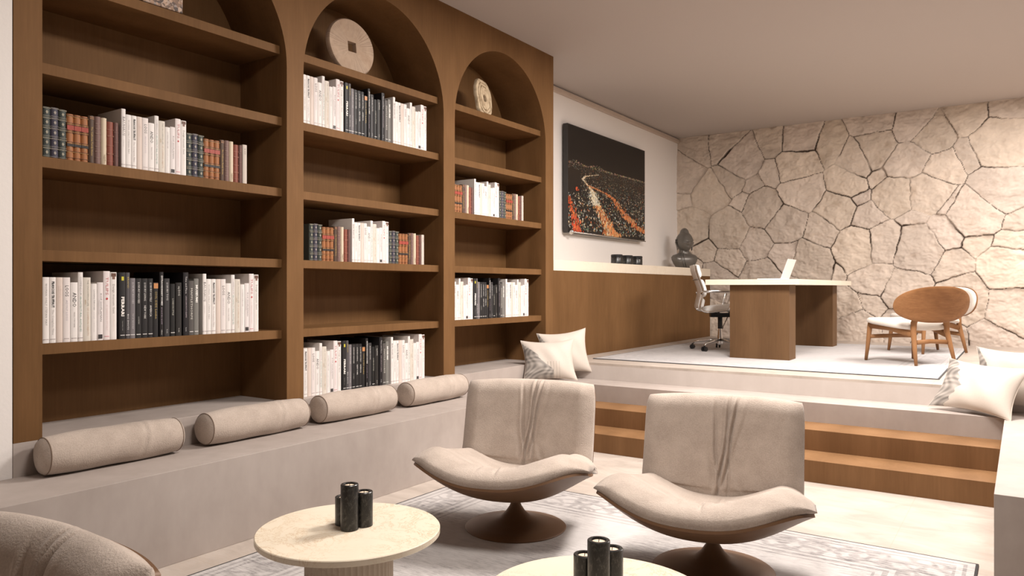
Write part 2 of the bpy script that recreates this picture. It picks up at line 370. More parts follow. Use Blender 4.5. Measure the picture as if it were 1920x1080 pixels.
# ------------------------------------------------------------------ bookcase
BAYS = [(1.635, 3.035), (3.165, 4.555), (4.695, 6.08)]
Y0, Y1 = 1.514, 6.222; SPR = 2.67
bc = empty('bookcase', (FX, Y0, PZ)); bc.matrix_world = Matrix.Translation((0, 0, 0)); bc.location = (0, 0, 0)
tag(bc, 'tall walnut bookcase of three arched bays on plaster ledge', 'bookcase')
fm = MB(); NA = 48
edges = [Y0]+[y for p in BAYS for y in p]+[Y1]
for k in range(0, 8, 2):
    fm.add([(FX, edges[k], PZ), (FX, edges[k+1], PZ), (FX, edges[k+1], CZ), (FX, edges[k], CZ)], [(0, 1, 2, 3)])
for (a, c) in BAYS:
    r = (c-a)/2; cy_ = (a+c)/2
    arc = [(cy_-r*cos(pi*k/NA), SPR+r*sin(pi*k/NA)) for k in range(NA+1)]
    fm.add([(FX, y, z) for y, z in arc]+[(FX, y, CZ) for y, z in arc], [(k, k+1, NA+2+k, NA+1+k) for k in range(NA)])
    outl = [(a, PZ)]+arc+[(c, PZ)]
    n = len(outl)
    fm.add([(FX, y, z) for y, z in outl]+[(BX, y, z) for y, z in outl], [(k, k+1, n+k+1, n+k) for k in range(n-1)])
fm.add([(FX, Y1, PZ), (WX, Y1, PZ), (WX, Y1, CZ), (FX, Y1, CZ)], [(0, 1, 2, 3)])
fm.add([(FX, Y0, PZ), (WX, Y0, PZ), (WX, Y0, CZ), (FX, Y0, CZ)], [(0, 1, 2, 3)])
face = fm.build('face_frame', M['wood'], bc, recalc=False)
face.data.polygons.foreach_set('use_smooth', [False]*len(face.data.polygons))
MB().box(WX, BX, Y0, Y1, PZ, CZ).build('back_panel', M['wood'], bc)
SHZ = [1.037, 1.4795, 1.922, 2.3645, 2.807]
for (a, c) in BAYS:
    for k, z in enumerate(SHZ):
        ins = .016 if k == 4 else 0
        MB().box(BX, -3.818, a+ins, c-ins, z-.052, z).build('shelf', M['wood'], bc, bevel=.001)

# ------------------------------------------------------------------ books
_tx = {}
FONT = None
def text_mesh(s, size, bold=0.0, spacing=1.0, italic=0):
    key = (s, round(size, 4), bold, spacing, italic)
    if key in _tx: return _tx[key]
    c = bpy.data.curves.new('t', 'FONT'); c.body = s; c.size = size; c.offset = bold; c.space_character = spacing
    c.align_x = 'LEFT'; c.align_y = 'CENTER'; c.resolution_u = 1; c.shear = italic
    o = bpy.data.objects.new('t', c); COL.objects.link(o)
    bpy.context.view_layer.update()
    me = bpy.data.meshes.new_from_object(o.evaluated_get(bpy.context.evaluated_depsgraph_get()))
    vs = [v.co[:] for v in me.vertices]; fs = [tuple(p.vertices) for p in me.polygons]
    bpy.data.objects.remove(o); bpy.data.curves.remove(c); bpy.data.meshes.remove(me)
    _tx[key] = (vs, fs); return vs, fs
_cm = {}
def cmat(col, rough=.6):
    k = (tuple(col), rough)
    if k not in _cm: _cm[k] = plain('dyed_%02d' % len(_cm), col, rough)
    return _cm[k]
PAGES = plain('paper_pages', (.72, .66, .57), .9)
def book(w_, h_, d_, cover, titles=(), bands=(), rough=.5, round_=.0):
    """spine in the plane x=0 facing +x, centred on y, standing on z=0"""
    b = MB(); t = .0025; hw = w_/2-.0008
    ns = 7
    sp = [(-.0035*(abs(2*k/(ns-1)-1)**2.5)*(1 if round_ == 0 else 2.2), -hw+2*hw*k/(ns-1)) for k in range(ns)]
    poly = sp+[(-d_, hw), (-d_, hw-t), (-.008, hw-t), (-.008, -hw+t), (-d_, -hw+t), (-d_, -hw)]
    b.ext(poly, h_, 'xy', 0)
    o = b.build('book', cmat(cover, rough))
    MB().box(-d_+.004, -.0085, -hw+t, hw-t, .003, h_-.004).build('pages', PAGES, o)
    if titles:
        tm = MB(); mats = []
        for (s, z0, size, col, kw) in titles:                # reads from the top down
            vs, fs = text_mesh(s, size, kw.get('bold', 0), kw.get('sp', 1), kw.get('it', 0))
            L = max(v[0] for v in vs)-min(v[0] for v in vs); sc_ = 1
            if 'len' in kw: sc_ = kw['len']/L
            mt = cmat(col, .6)
            if mt not in mats: mats.append(mt)
            yo = kw.get('dy', 0)
            tm.add([(.0006, v[1]+yo, h_-z0-v[0]*sc_) for v in vs], fs, mats.index(mt))
        tm.build('title', mats, o, recalc=False)
    if bands:
        bm_ = MB(); mats = []
        for (kind, za, zb, y_, col) in bands:
            mt = cmat(col, .45)
            if mt not in mats: mats.append(mt)
            k = mats.index(mt)
            if kind == 'band': bm_.box(-.003, .0009, -hw*.985, hw*.985, h_-zb, h_-za, k)
            elif kind == 'rect': bm_.box(-.002, .0008, -y_, y_, h_-zb, h_-za, k)
            elif kind == 'dia':
                zc = (za+zb)/2; r = (zb-za)/2
                bm_.add([(.0011, 0, h_-zc-r), (.0011, y_, h_-zc), (.0011, 0, h_-zc+r), (.0011, -y_, h_-zc)], [(0, 1, 2, 3)], k)
            elif kind == 'side': bm_.box(-.002, .0008, y_-.004, y_+.004, h_-zb, h_-za, k)
        bm_.build('spine_decoration', mats, o)
    return o
W_, K_, G_ = (.80, .76, .735), (.018, .017, .018), (.75, .73, .7)
BKT, GRY, GLD = (.03, .03, .03), (.38, .34, .33), (.62, .42, .16)
FOOT = [('band', .296, .298, 0, (.35, .3, .3))]
def foot(h_, col=(.4, .34, .34)): return [('rect', h_-.019, h_-.0165, .011, col)]
def kfoot(h_): return [('rect', h_-.021, h_-.0175, .011, (.7, .68, .66))]
def gilt(h_, col, n=5, dia=True, lines=True):
    L = []
    for k in range(n):
        z = h_*(k+.5)/n
        if dia: L.append(('dia', z-.009, z+.009, .006, col))
        if lines:
            for q in (-.022, -.018, .018): L.append(('band', z+q, z+q+.0013, 0, col))
    return [l for l in L if l[1] > .001 and l[2] < h_-.001]
def brown_bands(h_):
    L = []; c1 = (.55, .33, .12)
    for f_ in (.03, .19, .23, .36, .40, .60, .645, .80, .94): L.append(('band', h_*f_, h_*f_+.0018, 0, (.10, .04, .02)))
    for f_ in (.05, .215, .38, .625, .82): L.append(('band', h_*f_, h_*f_+.0014, 0, c1))
    L.append(('band', h_*.245, h_*.345, 0, (.34, .055, .035))); L.append(('band', h_*.64-.0, h_*.70, 0, (.025, .02, .018)))
    return L
CAT = {  # width, height, depth, cover, titles, decoration, look
 'bau': (.024, .343, .27, W_, [('BAUHAUS', .045, .018, (.2, .18, .18), dict(len=.11)), ('architecture', .18, .009, (.55, .5, .5), {})], foot(.343), 'tall white book with grey capitals'),
 'wom': (.030, .314, .22, W_, [('WOMAN ONLY STEFAN MAY', .03, .012, (.3, .28, .27), dict(sp=1.15, len=.20))], foot(.314), 'white book with spaced grey title'),
 'tru': (.030, .314, .22, W_, [('FRANCOIS TRUFFAUT', .02, .016, BKT, dict(bold=.0006, len=.125)), ('The Complete Films', .155, .012, GRY, dict(len=.12))], foot(.314), 'white book with heavy black title'),
 'pin': (.031, .314, .23, (.68, .58, .52), [('LEMAN', .04, .016, (.72, .58, .52), dict(len=.08))], [], 'dusty pink book with faint title'),
 'loo': (.034, .314, .22, (.76, .70, .68), [('LOOS', .038, .022, BKT, dict(len=.053)), ('ADOLF LOOS', .11, .012, (.5, .45, .5), dict(len=.1))], foot(.314), 'white book with short black title'),
 'and': (.035, .290, .22, W_, [('ANDO', .05, .024, BKT, dict(len=.07)), ('MASAO FURUYAMA', .145, .010, GRY, dict(len=.075))], foot(.29), 'white book with large thin capitals'),
 'com': (.025, .340, .27, W_, [('COMPENDIUM', .022, .012, (.35, .33, .33), dict(len=.09)), ('ARCHITECTURAL ANTIQUES', .118, .012, (.2, .36, .30), dict(len=.175))], foot(.34), 'tall white book with green lettering'),
 'unc': (.037, .315, .22, (.68, .63, .56), [('THE UNCOMMON LIFE', .012, .012, (.34, .32, .28), dict(len=.13, dy=.003)), ('OF COMMON OBJECTS', .148, .012, (.52, .36, .26), dict(len=.14, dy=.003)), ('WITH', .11, .009, (.5, .35, .2), dict(dy=-.009))], [], 'ivory grey book with long title'),
 'thi': (.030, .284, .21, W_, [('LOOKING THROUGH', .03, .010, (.3, .28, .28), dict(len=.10)), ('small editions', .14, .007, (.6, .55, .55), dict(len=.1))], [], 'narrow white book with tiny title'),
 'squ': (.031, .291, .21, (.76, .71, .70), [('KOP HOFLAMAN', .055, .012, (.25, .23, .23), dict(len=.14, dy=.003)), ('Interiors today', .09, .007, (.55, .5, .5), dict(dy=-.006, len=.07))], [('rect', .262, .283, .010, (.05, .045, .045))], 'white book with small black square'),
 'tul': (.034, .348, .27, (.78, .71, .70), [('TULIPS', .03, .019, (.48, .13, .14), dict(len=.09)), ('A GARDEN STORY', .17, .009, (.72, .55, .54), dict(len=.13))], [('dia', .133, .147, .006, (.5, .04, .05))]+foot(.348, (.6, .2, .25)), 'tall blush book with red title'),
 'des': (.034, .343, .27, W_, [('Design museum Gent', .06, .015, (.26, .23, .2), dict(len=.15)), ('collection', .22, .009, (.7, .6, .5), dict(len=.08))], [('rect', .005, .022, .012, (.14, .07, .05)), ('rect', .022, .036, .006, (.22, .12, .09))], 'white book with brown top corner'),
 'fer': (.034, .343, .26, K_, [('FERRARI', .125, .021, (.85, .82, .78), dict(bold=.0008, len=.10)), ('legendary cars', .25, .007, (.4, .38, .36), dict(len=.05))], [('rect', .022, .042, .006, (.62, .55, .05))]+kfoot(.343), 'black book with bold white title'),
 'big': (.022, .343, .26, (.085, .08, .085), [('BRAND', .022, .012, (.45, .34, .12), dict(len=.06)), ('BIG SHOTS', .215, .012, (.7, .68, .66), dict(len=.08))], kfoot(.343), 'dark grey book with ochre word'),
 'lhg': (.029, .314, .22, (.19, .175, .185), [('LUXURY HOUSES', .022, .014, (.62, .6, .6), dict(len=.11)), ('TOP OF THE WORLD', .185, .010, (.6, .58, .57), dict(len=.08))], kfoot(.314), 'mid grey book with pale title'),
 'lho': (.033, .313, .22, K_, [('LUXURY HOUSES', .02, .014, (.75, .73, .7), dict(len=.11)), ('COUNTRY', .20, .008, (.6, .6, .55), dict(len=.04))], kfoot(.313), 'black book, white title, small word'),
 'lny': (.034, .313, .22, K_, [('LUXURY LIVING', .022, .014, (.75, .73, .7), dict(len=.095)), ('NEW YORK', .142, .015, (.8, .78, .75), dict(len=.07))], kfoot(.313), 'black book with two white lines'),
 'lam': (.029, .313, .22, K_, [('LUXURY HOTELS', .022, .014, (.75, .73, .7), dict(len=.10)), ('AMERICA', .142, .014, (.8, .78, .75), dict(len=.06))], kfoot(.313), 'slim black book with white words'),
 'coo': (.030, .292, .22, K_, [('COOL GUIDE', .048, .016, (.5, .36, .13), dict(len=.085)), ('London', .142, .015, (.62, .45, .16), dict(len=.05))], [('rect', .004, .032, .012, (.55, .25, .10))], 'black book with orange cover picture'),
 'ext': (.024, .349, .26, (.012, .01, .011), [('EXTRAORDINARY HOMES', .02, .013, (.72, .7, .68), dict(len=.16, bold=.0003)), ('around the world', .19, .009, (.5, .4, .5), dict(len=.09)), ('editions', .31, .009, (.8, .78, .76), {})], [], 'tall black book with upper lettering'),
 'toy': (.033, .314, .22, (.04, .038, .04), [('LUXURY TOYS', .022, .014, (.72, .7, .68), dict(len=.095)), ('teNeues'[:0]+'books', .275, .009, (.7, .7, .68), {})], [], 'charcoal book with pale top title'),
 'tib': (.029, .285, .2, (.012, .012, .012), [('LONDON STYLE', .08, .012, (.6, .58, .5), dict(len=.09))], kfoot(.285), 'short black book with central title'),
 'dog': (.036, .292, .21, (.02, .018, .017), [('my DOG', .02, .015, (.72, .7, .66), dict(len=.05)), ('books', .25, .009, (.75, .72, .66), {})], [], 'short black book, title at top'),
 'tim': (.033, .349, .26, (.012, .01, .012), [('Time and Place', .022, .013, (.7, .66, .66), dict(len=.095)), ('LANDSCAPE PHOTOGRAPHS', .13, .009, (.6, .5, .55), dict(len=.12)), ('books', .305, .009, (.72, .7, .7), {})], [], 'tall black book with fine title'),
 'map': (.032, .303, .23, (.09, .082, .078), [('MAPPLETHORPE', .04, .016, (.62, .6, .55), dict(len=.175))], kfoot(.303), 'brownish grey book with serif capitals'),
 'mus': (.030, .315, .23, (.20, .195, .18), [('MUSEUMS', .035, .017, (.84, .82, .78), dict(len=.10, bold=.0007))], kfoot(.315), 'grey book with bold white capitals'),
 'gra': (.036, .239, .17, (.045, .055, .05), [], gilt(.239, (.36, .33, .25)), 'green-black leather book with gilt ornaments'),
 'nav': (.036, .242, .17, (.055, .05, .075), [], gilt(.242, (.36, .32, .28)), 'navy leather book with gilt ornaments'),
 'bro': (.034, .225, .17, (.34, .135, .05), [('VOLUME', .148, .006, (.5, .42, .25), dict(len=.001) if 0 else {})], brown_bands(.225), 'tan leather book with red label'),
 'dkg': (.032, .236, .17, (.085, .05, .032), [('The California Family Home', .055, .012, (.62, .42, .12), dict(len=.145))], [('rect', .006, .009, .01, (.4, .2, .1)), ('rect', .014, .017, .01, (.4, .2, .1))], 'dark brown book with gold title'),
 'mau': (.031, .237, .17, (.20, .12, .105), [], [('band', z, z+.0012, 0, (.38, .27, .22)) for z in (.035, .06, .085, .12, .15, .175, .205)], 'brown book with thin ribs'),
 'cre': (.029, .236, .17, (.66, .56, .42), [('NEST', .185, .014, (.25, .18, .1), {})], [('rect', .19, .23, .002, (.45, .36, .25))], 'cream book marked near its foot'),
 'red': (.033, .222, .17, (.24, .07, .045), [], [('band', z, z+.0012, 0, (.42, .2, .13)) for z in (.04, .07, .074, .12, .16, .164, .2)], 'red-brown leather book with ribs'),
 'dkr': (.027, .223, .17, (.14, .065, .055), [('Reader', .02, .008, (.4, .25, .2), {})], [('band', z, z+.001, 0, (.3, .18, .14)) for z in (.05, .1, .17)], 'narrow dark maroon book'),
 'gwh': (.031, .231, .17, (.58, .51, .45), [('G CO', .02, .015, (.16, .12, .1), {})], [], 'stone grey book with black initials'),
}
WH = ['bau', 'wom', 'tru', 'pin', 'loo', 'and', 'com', 'unc', 'thi', 'squ', 'tul', 'des']
BLK = ['fer', 'big', 'lhg', 'lho', 'lny', 'lam', 'coo', 'ext', 'toy', 'tib', 'dog', 'tim', 'map', 'mus']
GAPS = {'fer': .012, 'ext': .006, 'tib': .002, 'dog': .003, 'tim': .008, 'bau': .024, 'toy': .002}
OLD = ['bro', 'bro', 'bro', 'dkg', 'mau', 'cre', 'red', 'dkr']
SEQW = WH+BLK+WH
SEQM = ['gra', 'nav', 'gra']+OLD+WH+['gra', 'nav', 'gra']+OLD+['gwh']
_proto = {}
ORD = ['', 'first', 'second', 'third', 'fourth', 'fifth', 'sixth', 'seventh', 'eighth', 'ninth', 'tenth']
def ordn(n):
    if n <= 10: return ORD[n]
    return '%d%s' % (n, 'th' if 10 < n % 100 < 14 else {1: 'st', 2: 'nd', 3: 'rd'}.get(n % 10, 'th'))
def put_row(seq, yend, ymin, z, place, scale_white=1.0):
    y = yend; out = []
    for k in reversed(seq):
        wd = CAT[k][0]; sc_ = scale_white if k in WH else 1.0
        if y-wd*(sc_ if sc_ == 1 else .96) < ymin+.002: break
        key = (k, sc_ != 1.0)
        if key not in _proto:
            c = CAT[k]; o = book(c[0], c[1], c[2], c[3], c[4], c[5], .5, 1 if k in OLD+['gra', 'nav'] else 0); _proto[key] = o; first = True
        else: o = copy_tree(_proto[key])
        s_ = .965 if sc_ != 1 else 1
        o.scale = (sc_, s_, sc_); at(o, -3.828, y-wd*s_/2, z+.0005)
        out.append((o, k)); y -= wd*s_
        y -= GAPS.get(k, 0) if (k == 'bau' and out and 'W' and seq is SEQW) or k not in ('bau',) else .012
    out.reverse()
    for n, (o, k) in enumerate(out, 1):
        tag(o, '%s, %s from left in %s' % (CAT[k][6], ordn(n), place), 'book', 'books in the '+place)
put_row(SEQW, 2.873, 1.655, 1.037, 'lower row of left bay')
put_row(SEQM, 2.791, 1.630, 1.922, 'upper row of left bay', .88)
put_row(SEQW, 4.420, 3.180, 2.3645, 'top row of middle bay')
put_row(SEQM, 4.392, 3.175, 1.4795, 'centre row of middle bay', .88)
put_row(SEQW, 4.398, 3.180, PZ, 'bottom row of middle bay')
put_row(SEQM, 5.788, 4.72, 1.922, 'upper row of right bay', .88)
put_row(SEQW, 5.874, 4.72, 1.037, 'lower row of right bay')

# ------------------------------------------------------------------ ornaments on the top shelves
def disc_wood():
    m, t, b_ = newmat('radial_worn_wood')
    c = t.nodes.new('ShaderNodeTexCoord'); sp = t.nodes.new('ShaderNodeSeparateXYZ'); t.links.new(c.outputs['Object'], sp.inputs[0])
    ang = math_n(t, 'ARCTAN2', sp.outputs[2], sp.outputs[1])
    cb = t.nodes.new('ShaderNodeCombineXYZ'); t.links.new(math_n(t, 'MULTIPLY', ang, 14.0), cb.inputs[0])
    n = t.nodes.new('ShaderNodeTexNoise'); n.inputs['Scale'].default_value = 2.2; n.inputs['Detail'].default_value = 4; t.links.new(cb.outputs[0], n.inputs['Vector'])
    msk = noise(t, 7, (1, 1, 1), 3, .5)
    base_ = ramp(t, noise(t, 5, (1, 1, 1), 5, .6), [(.3, (.42, .29, .20)), (.6, (.60, .455, .34)), (.8, (.53, .39, .29))])
    k = math_n(t, 'MULTIPLY', ramp(t, n.outputs['Fac'], [(.44, (0, 0, 0)), (.62, (1, 1, 1))]), ramp(t, msk, [(.4, (0, 0, 0)), (.58, (.85, .85, .85))]))
    t.links.new(mixc(t, k, base_, (.24, .16, .11)), b_.inputs['Base Color']); b_.inputs['Roughness'].default_value = .8
    bump(t, b_, n.outputs['Fac'], .2, .004); return m
# wheel with a square hole
R = .205; hs = .037; nseg = 64
ring_o = [(R*cos(2*pi*k/nseg)*(1+.012*sin(3*2*pi*k/nseg)), R*sin(2*pi*k/nseg)) for k in range(nseg)]
def sq(a):
    c_, s_ = cos(a), sin(a); q = hs/max(abs(c_), abs(s_)); return (q*c_, q*s_)
ring_i = [sq(2*pi*k/nseg) for k in range(nseg)]
ds = MB(); th = .02
prof = [(ring_i, -th), (ring_i, th), ([(p[0]*.96, p[1]*.96) for p in ring_o], th+.002), (ring_o, th-.008), (ring_o, -th+.008), ([(p[0]*.96, p[1]*.96) for p in ring_o], -th)]
ds.grid([[(x, p[0], p[1]) for p in rg] for rg, x in prof], 0, wu=True, wv=True)
o = ds.build('carved_disc', disc_wood(), auto=40); at(o, -3.95, 3.735, 2.807+R*.985); o.rotation_euler = (0, radians(-6), radians(-4))
tag(o, 'pale round worn disc with square hole, upright in middle arch', 'ornament')
# slice with concentric rings
ts = MB(); P = []
rings = [(.028, .030, .014), (.03, .034, .022), (.075, .10, .024), (.08, .106, .004), (.085, .112, .022), (.10, .13, .022), (.104, .135, .002), (.109, .14, .019), (.135, .165, .017), (.14, .17, .008), (.14, .17, -.012), (.03, .034, -.014)]
for (ry, rz_, x) in rings:
    row = []
    for k in range(72):
        a = 2*pi*k/72; wob = 1+.03*sin(3*a+1)+.02*sin(7*a)+.012*sin(17*a); row.append((x, ry*wob*(abs(cos(a))**.8)*(1 if cos(a) > 0 else -1), rz_*wob*(abs(sin(a))**.85)*(1 if sin(a) > 0 else -1)))
    P.append(row)
ts.grid(P, 0, wu=True, wv=True)
mm, t, b_ = newmat('bleached_ring_wood'); nn = noise(t, 16, (1, 1, 1), 5, .6, .5)
t.links.new(ramp(t, nn, [(.3, (.33, .23, .14)), (.55, (.62, .49, .33)), (.8, (.72, .60, .42))]), b_.inputs['Base Color']); b_.inputs['Roughness'].default_value = .85; bump(t, b_, nn, .4, .006)
o = ts.build('ringed_wood_slice', mm, auto=50); at(o, -3.94, 5.30, 2.807+.165); o.rotation_euler = (0, radians(-7), radians(8))
tag(o, 'oval stacked wood slice with small round hole in right arch', 'ornament')
# speckled block
m_, t, b_ = newmat('speckled_mosaic'); v = t.nodes.new('ShaderNodeTexVoronoi'); v.inputs['Scale'].default_value = 70; t.links.new(coords(t), v.inputs['Vector'])
t.links.new(ramp(t, v.outputs['Color'], [(.2, (.10, .07, .06)), (.45, (.42, .26, .17)), (.7, (.62, .45, .34)), (.9, (.35, .3, .28))]), b_.inputs['Base Color'])
bx = empty('mosaic_box', (-3.93, 2.27, 2.807), radians(0)); tag(bx, 'speckled brown mosaic box at top of left bay, mostly cropped', 'box')
MB().box(-.09, .09, -.115, .115, .012, .13).build('box_body', m_, bx, bevel=.006)
MB().box(-.092, .092, -.117, .117, .133, .165).build('lid', m_, bx, bevel=.006)
MB().box(-.08, .08, -.105, .105, .0, .012).build('foot_plinth', M['wick'], bx)

# ------------------------------------------------------------------ low counter, picture
cb = empty('sideboard', (-4.03, 8.5, PZ)); tag(cb, 'long walnut sideboard with thick cream top below the night picture', 'sideboard')
cb.location = (0, 0, 0)
MB().box(WX+.004, FX, 6.224, SY-.09, PZ, 1.471).build('cabinet_body', M['wood'], cb, bevel=.001)
MB().box(WX+.004, FX+.003, 6.224, SY-.09, 1.471, 1.576).build('countertop', M['cream_slab'], cb, bevel=.002)

pic = empty('wall_picture', (-4.25, 8.31, 2.54)); pic.location = (0, 0, 0)
tag(pic, 'large wall picture of a city seen at night above sideboard', 'picture')
py0, py1, pz0, pz1, px = 7.27, 9.35, 1.925, 3.155, -4.22
fr = MB(); fr.box(WX+.02, px, py0, py1, pz0, pz1); fr.build('frame', plain('picture_frame', (.045, .042, .04), .35, .3), pic, bevel=.003)
rl = MB().tube([(px+.012, py0+.03, pz0+.012), (px+.012, py1-.01, pz0+.004)], .008, 8); rl.lathe([(.001, -.03), (.026, -.018), (.031, 0), (.026, .018), (.001, .03)], 14, (px+.01, py0+.07, pz0+.01))
rl.build('bottom_rail', M['chrome'], pic, smooth=True)
MB().box(-4.3, -4.27, 7.6, 9.0, 2.2, 2.9).build('wall_bracket', M['blackp'], pic)
# the print: a dark panel with the lights of the city
rp = random.Random(3); pm = MB(); pcol = []
def pq(u, v_, su, sv, c, lift=.0012):
    y = py0+.012+u*(py1-py0-.024); z = pz0+.012+v_*(pz1-pz0-.024)
    y = min(max(y, py0+.012+su), py1-.012-su); z = min(max(z, pz0+.012+sv), pz1-.012-sv)
    n0 = len(pm.v); X = px+.0009+n0*1.2e-7
    pm.add([(X, y-su, z), (X, y, z-sv), (X, y+su, z), (X, y, z+sv)], [(0, 1, 2, 3)]); pcol.extend([c]*4)
nb = 24
for i in range(nb):
    v0, v1 = i/nb, (i+1)/nb
    def bc_(v_): return (.012+.012*max(0, 1-abs(v_-.57)*6), .010+.007*max(0, 1-abs(v_-.57)*6), .009+.003*max(0, 1-abs(v_-.57)*6))
    ya, yb = py0+.012, py1-.012; za = pz0+.012+v0*(pz1-pz0-.024); zb_ = pz0+.012+v1*(pz1-pz0-.024)
    pm.add([(px+.0006, ya, za), (px+.0006, yb, za), (px+.0006, yb, zb_), (px+.0006, ya, zb_)], [(0, 1, 2, 3)]); pcol.extend([bc_(v0), bc_(v0), bc_(v1), bc_(v1)])
WARM = [(.95, .78, .5), (.9, .5, .2), (.85, .22, .07), (.9, .9, .8), (.6, .75, .8), (.35, .6, .42)]
HZ = .645
for k in range(4200):                      # field of lights, denser towards the horizon
    d = rp.random()**1.6; v_ = HZ-.62*d; u = rp.random()
    if u < .14 and .38 < v_ < .6: continue
    s_ = (.0026+.0085*d)*(.5+rp.random()); c = rp.choice(WARM[:1]*3+WARM[3:4]*3+WARM[1:3]+WARM[4:]); br = (.16+.84*rp.random()**1.9)*(1 if d > .25 else .8)
    if rp.random() < .30*d+.1: continue
    pq(u, v_, s_, s_*1.1, tuple(x*br for x in c))
for k in range(420):                       # skyline
    u = rp.random(); v_ = HZ+(.03*exp(-((u-.08)/.05)**2)+.035*exp(-((u-.33)/.06)**2)+.015)*rp.random(); pq(u, v_, .003, .003+.006*rp.random(), tuple(x*(.3+.6*rp.random()) for x in (.95, .75, .5)))
def road(pts, wd, n, cols):
    for k in range(n):
        q = rp.random()*(len(pts)-1); i = int(q); f_ = q-i
        u = pts[i][0]*(1-f_)+pts[i+1][0]*f_; v_ = pts[i][1]*(1-f_)+pts[i+1][1]*f_; d = (HZ-v_)/.62
        u += rp.gauss(0, wd)*(.35+1.6*d); s_ = (.0025+.010*d)*(.6+rp.random()*.9)
        c = rp.choice(cols); br = .5+.5*rp.random(); pq(u, v_, s_, s_*1.6, tuple(x*br for x in c), .0018)
road([(.35, .60), (.20, .555), (.16, .52), (.24, .46), (.28, .42)], .010, 260, WARM[:2]+[(1, .92, .75)]*2)
road([(.28, .42), (.30, .35), (.34, .29)], .022, 330, [(1, .93, .75), (1, .85, .55), (.95, .95, .85)])
road([(.34, .29), (.41, .19), (.48, .11), (.50, .0)], .020, 520, [(.95, .6, .28), (.95, .4, .12), (.8, .2, .05), (1, .85, .6), (.3, .08, .03)])
road([(.48, .11), (.56, .05), (.6, .0)], .012, 120, [(.95, .5, .2), (.9, .3, .1)])
road([(.24, .47), (.45, .43), (.56, .38), (.64, .30), (.74, .22), (.88, .14), (1.0, .09)], .020, 460, [(.9, .28, .08), (.8, .18, .05), (.95, .55, .25)])
road([(.7, .24), (.8, .2)], .03, 50, [(.9, .28, .08), (.95, .5, .25)])
road([(.0, .33), (.05, .2), (.09, .08), (.1, .0)], .014, 190, [(.85, .12, .04), (.9, .25, .08), (.7, .08, .03)])
road([(.09, .43), (.1, .40)], .01, 25, [(.85, .15, .06)])
po = pm.build('print', M['print'], pic, recalc=False)
ca = po.data.color_attributes.new('tone', 'FLOAT_COLOR', 'POINT')
for i, c in enumerate(pcol): ca.data[i].color = (*c, 1)

# three lidded black jars on the counter
def jar():
    o = empty('black_jar')
    MB().lathe([(.062, 0), (.07, .006), (.07, .085), (.066, .09)], 32, rf=lambda a: 1+.012*cos(24*a)).build('jar_body', M['marble'], o, auto=40)
    MB().lathe([(.066, .09), (.07, .093), (.07, .112), (.064, .118), (.02, .12)], 32).build('lid', M['blackp'], o, auto=40)
    MB().box(.066, .0725, -.007, .007, .058, .072).build('highlight_tab', M['chrome'], o, bevel=.002)  # small bright piece standing in for a highlight on the jar
    return o
j = jar()
for k, (yy_, lb) in enumerate(((7.96, 'nearest the bookcase'), (8.235, 'between the other two'), (8.51, 'nearest the stone wall'))):
    q = j if k == 0 else copy_tree(j); at(q, -3.95, yy_, 1.576, radians(-35)); tag(q, 'low black round jar on sideboard, %s' % lb, 'jar', 'black jars on the sideboard')

